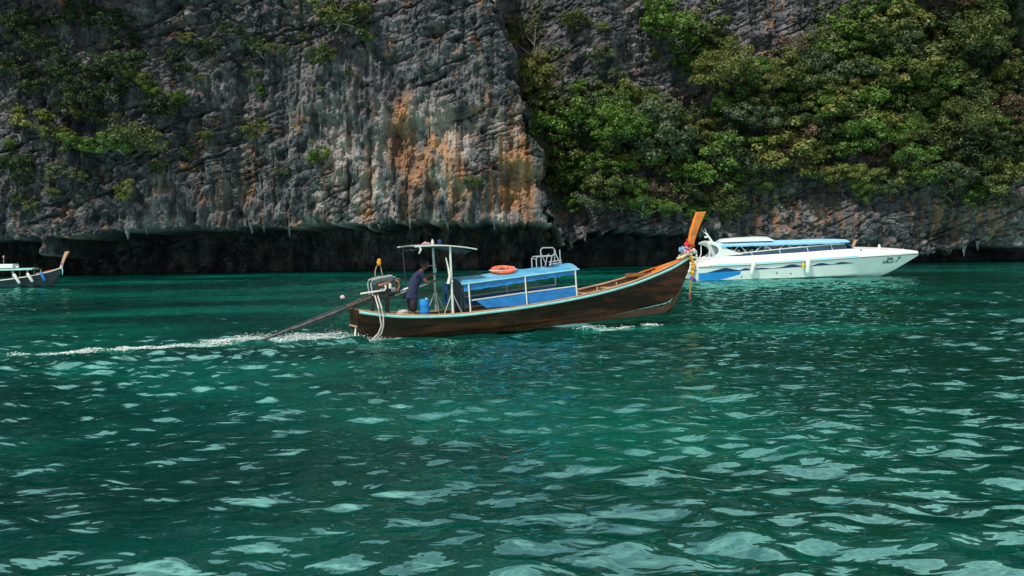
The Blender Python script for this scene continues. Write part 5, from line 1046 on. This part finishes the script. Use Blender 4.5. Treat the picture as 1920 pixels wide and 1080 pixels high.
# ------------------------------------------------------------------ foam of the wake and bow wave (droplets and froth: nobody could count it)
FOAM = simple('foam', (0.68, 0.74, 0.72), 0.8, vary=0.1, scale=9)
def foam(name, label, samples, seed):
    rs = np.random.RandomState(seed); base_v = np.array([(1, 0, 0), (0, 1, 0), (-1, 0, 0), (0, -1, 0), (0, 0, 1), (0, 0, -0.4)], float)
    base_f = np.array([(0, 1, 4), (1, 2, 4), (2, 3, 4), (3, 0, 4), (1, 0, 5), (2, 1, 5), (3, 2, 5), (0, 3, 5)])
    V = []; Fc = []
    for i, (x, y, z, r_) in enumerate(samples):
        a = rs.rand() * 6.28; c_, s_ = math.cos(a), math.sin(a); sc = np.array([r_ * rs.uniform(0.8, 2.0), r_ * rs.uniform(0.6, 1.2), r_ * rs.uniform(0.25, 0.5)])
        v = base_v * sc; v = np.stack([v[:, 0] * c_ - v[:, 1] * s_, v[:, 0] * s_ + v[:, 1] * c_, v[:, 2]], 1) + (x, y, z + water_z(x, y)); V.append(v); Fc.append(base_f + 6 * i)
    me = bpy.data.meshes.new(name); me.from_pydata(np.concatenate(V).tolist(), [], np.concatenate(Fc).tolist()); me.materials.append(FOAM)
    me.polygons.foreach_set('use_smooth', [True] * len(me.polygons))
    o = bpy.data.objects.new(name, me); COL.objects.link(o); return tag(o, label, None, None, 'stuff')
rs = np.random.RandomState(3); S = []
path = np.array([(-3.6, 26.5), (-4.6, 26.55), (-5.6, 26.6), (-6.9, 26.45), (-8.0, 25.55), (-9.5, 24.35), (-11.0, 23.5), (-13.2, 22.4), (-16, 21.2)])
seg = np.r_[0, np.cumsum(np.hypot(*np.diff(path, axis=0).T))]
for i in range(34000):
    u = rs.rand() ** 1.15 * seg[-1]; px_, py_ = np.interp(u, seg, path[:, 0]), np.interp(u, seg, path[:, 1])
    lump = -0.15 + 1.15 * vnoise(np.array([u * 1.7]), np.array([0.0]), 3)[0]; fade = np.interp(u, [0, 3.2, 4.2, 8, 12, 15], [1, 1, 1.0, 0.75, 0.5, 0.1])
    if rs.rand() > fade * lump: continue
    wd = np.interp(u, [0, 3, 4, 8, 15], [0.17, 0.17, 0.16, 0.085, 0.05]) * (0.6 + lump)
    S.append((px_ + rs.randn() * wd, py_ + rs.randn() * wd * 1.3, abs(rs.randn()) * np.interp(u, [0, 1.0, 3.1, 4, 15], [0.05, 0.03, 0.06, 0.015, 0.0]), rs.uniform(0.006, 0.026) * (1 + 0.8 * (rs.rand() < 0.15))))
for i in range(500):                        # splash thrown up by the cooling water and the propeller
    cx, cy, hgt = ((-4.05, 26.35, 0.22), (-4.85, 26.5, 0.30), (-6.8, 26.45, 0.14))[i % 3]
    S.append((cx + rs.randn() * 0.14, cy + rs.randn() * 0.14, abs(rs.randn()) * hgt * 0.6, rs.uniform(0.006, 0.016)))
foam('wake_foam', 'white foam wake trailing from the stern and propeller of the longtail', S, 5)
S = []
for i in range(5200):
    u = rs.rand(); lx = lerp(5.3, 8.7, u); ly = -lerp(0.40, 0.66, rs.rand()) - 0.30 * abs(rs.randn()) * (1 - abs(u - 0.5))
    p = BM @ Vector((lx, ly, 0)); dens = vnoise(np.array([lx * 2.3]), np.array([ly * 4]), 8)[0]
    if rs.rand() > (dens - 0.35) * 1.2 * (1 - abs(2 * u - 1) ** 2): continue
    S.append((p.x, p.y, abs(rs.randn()) * 0.02, rs.uniform(0.010, 0.034)))
foam('bow_foam', 'white foam of the low bow wave along the longtail hull', S, 6)
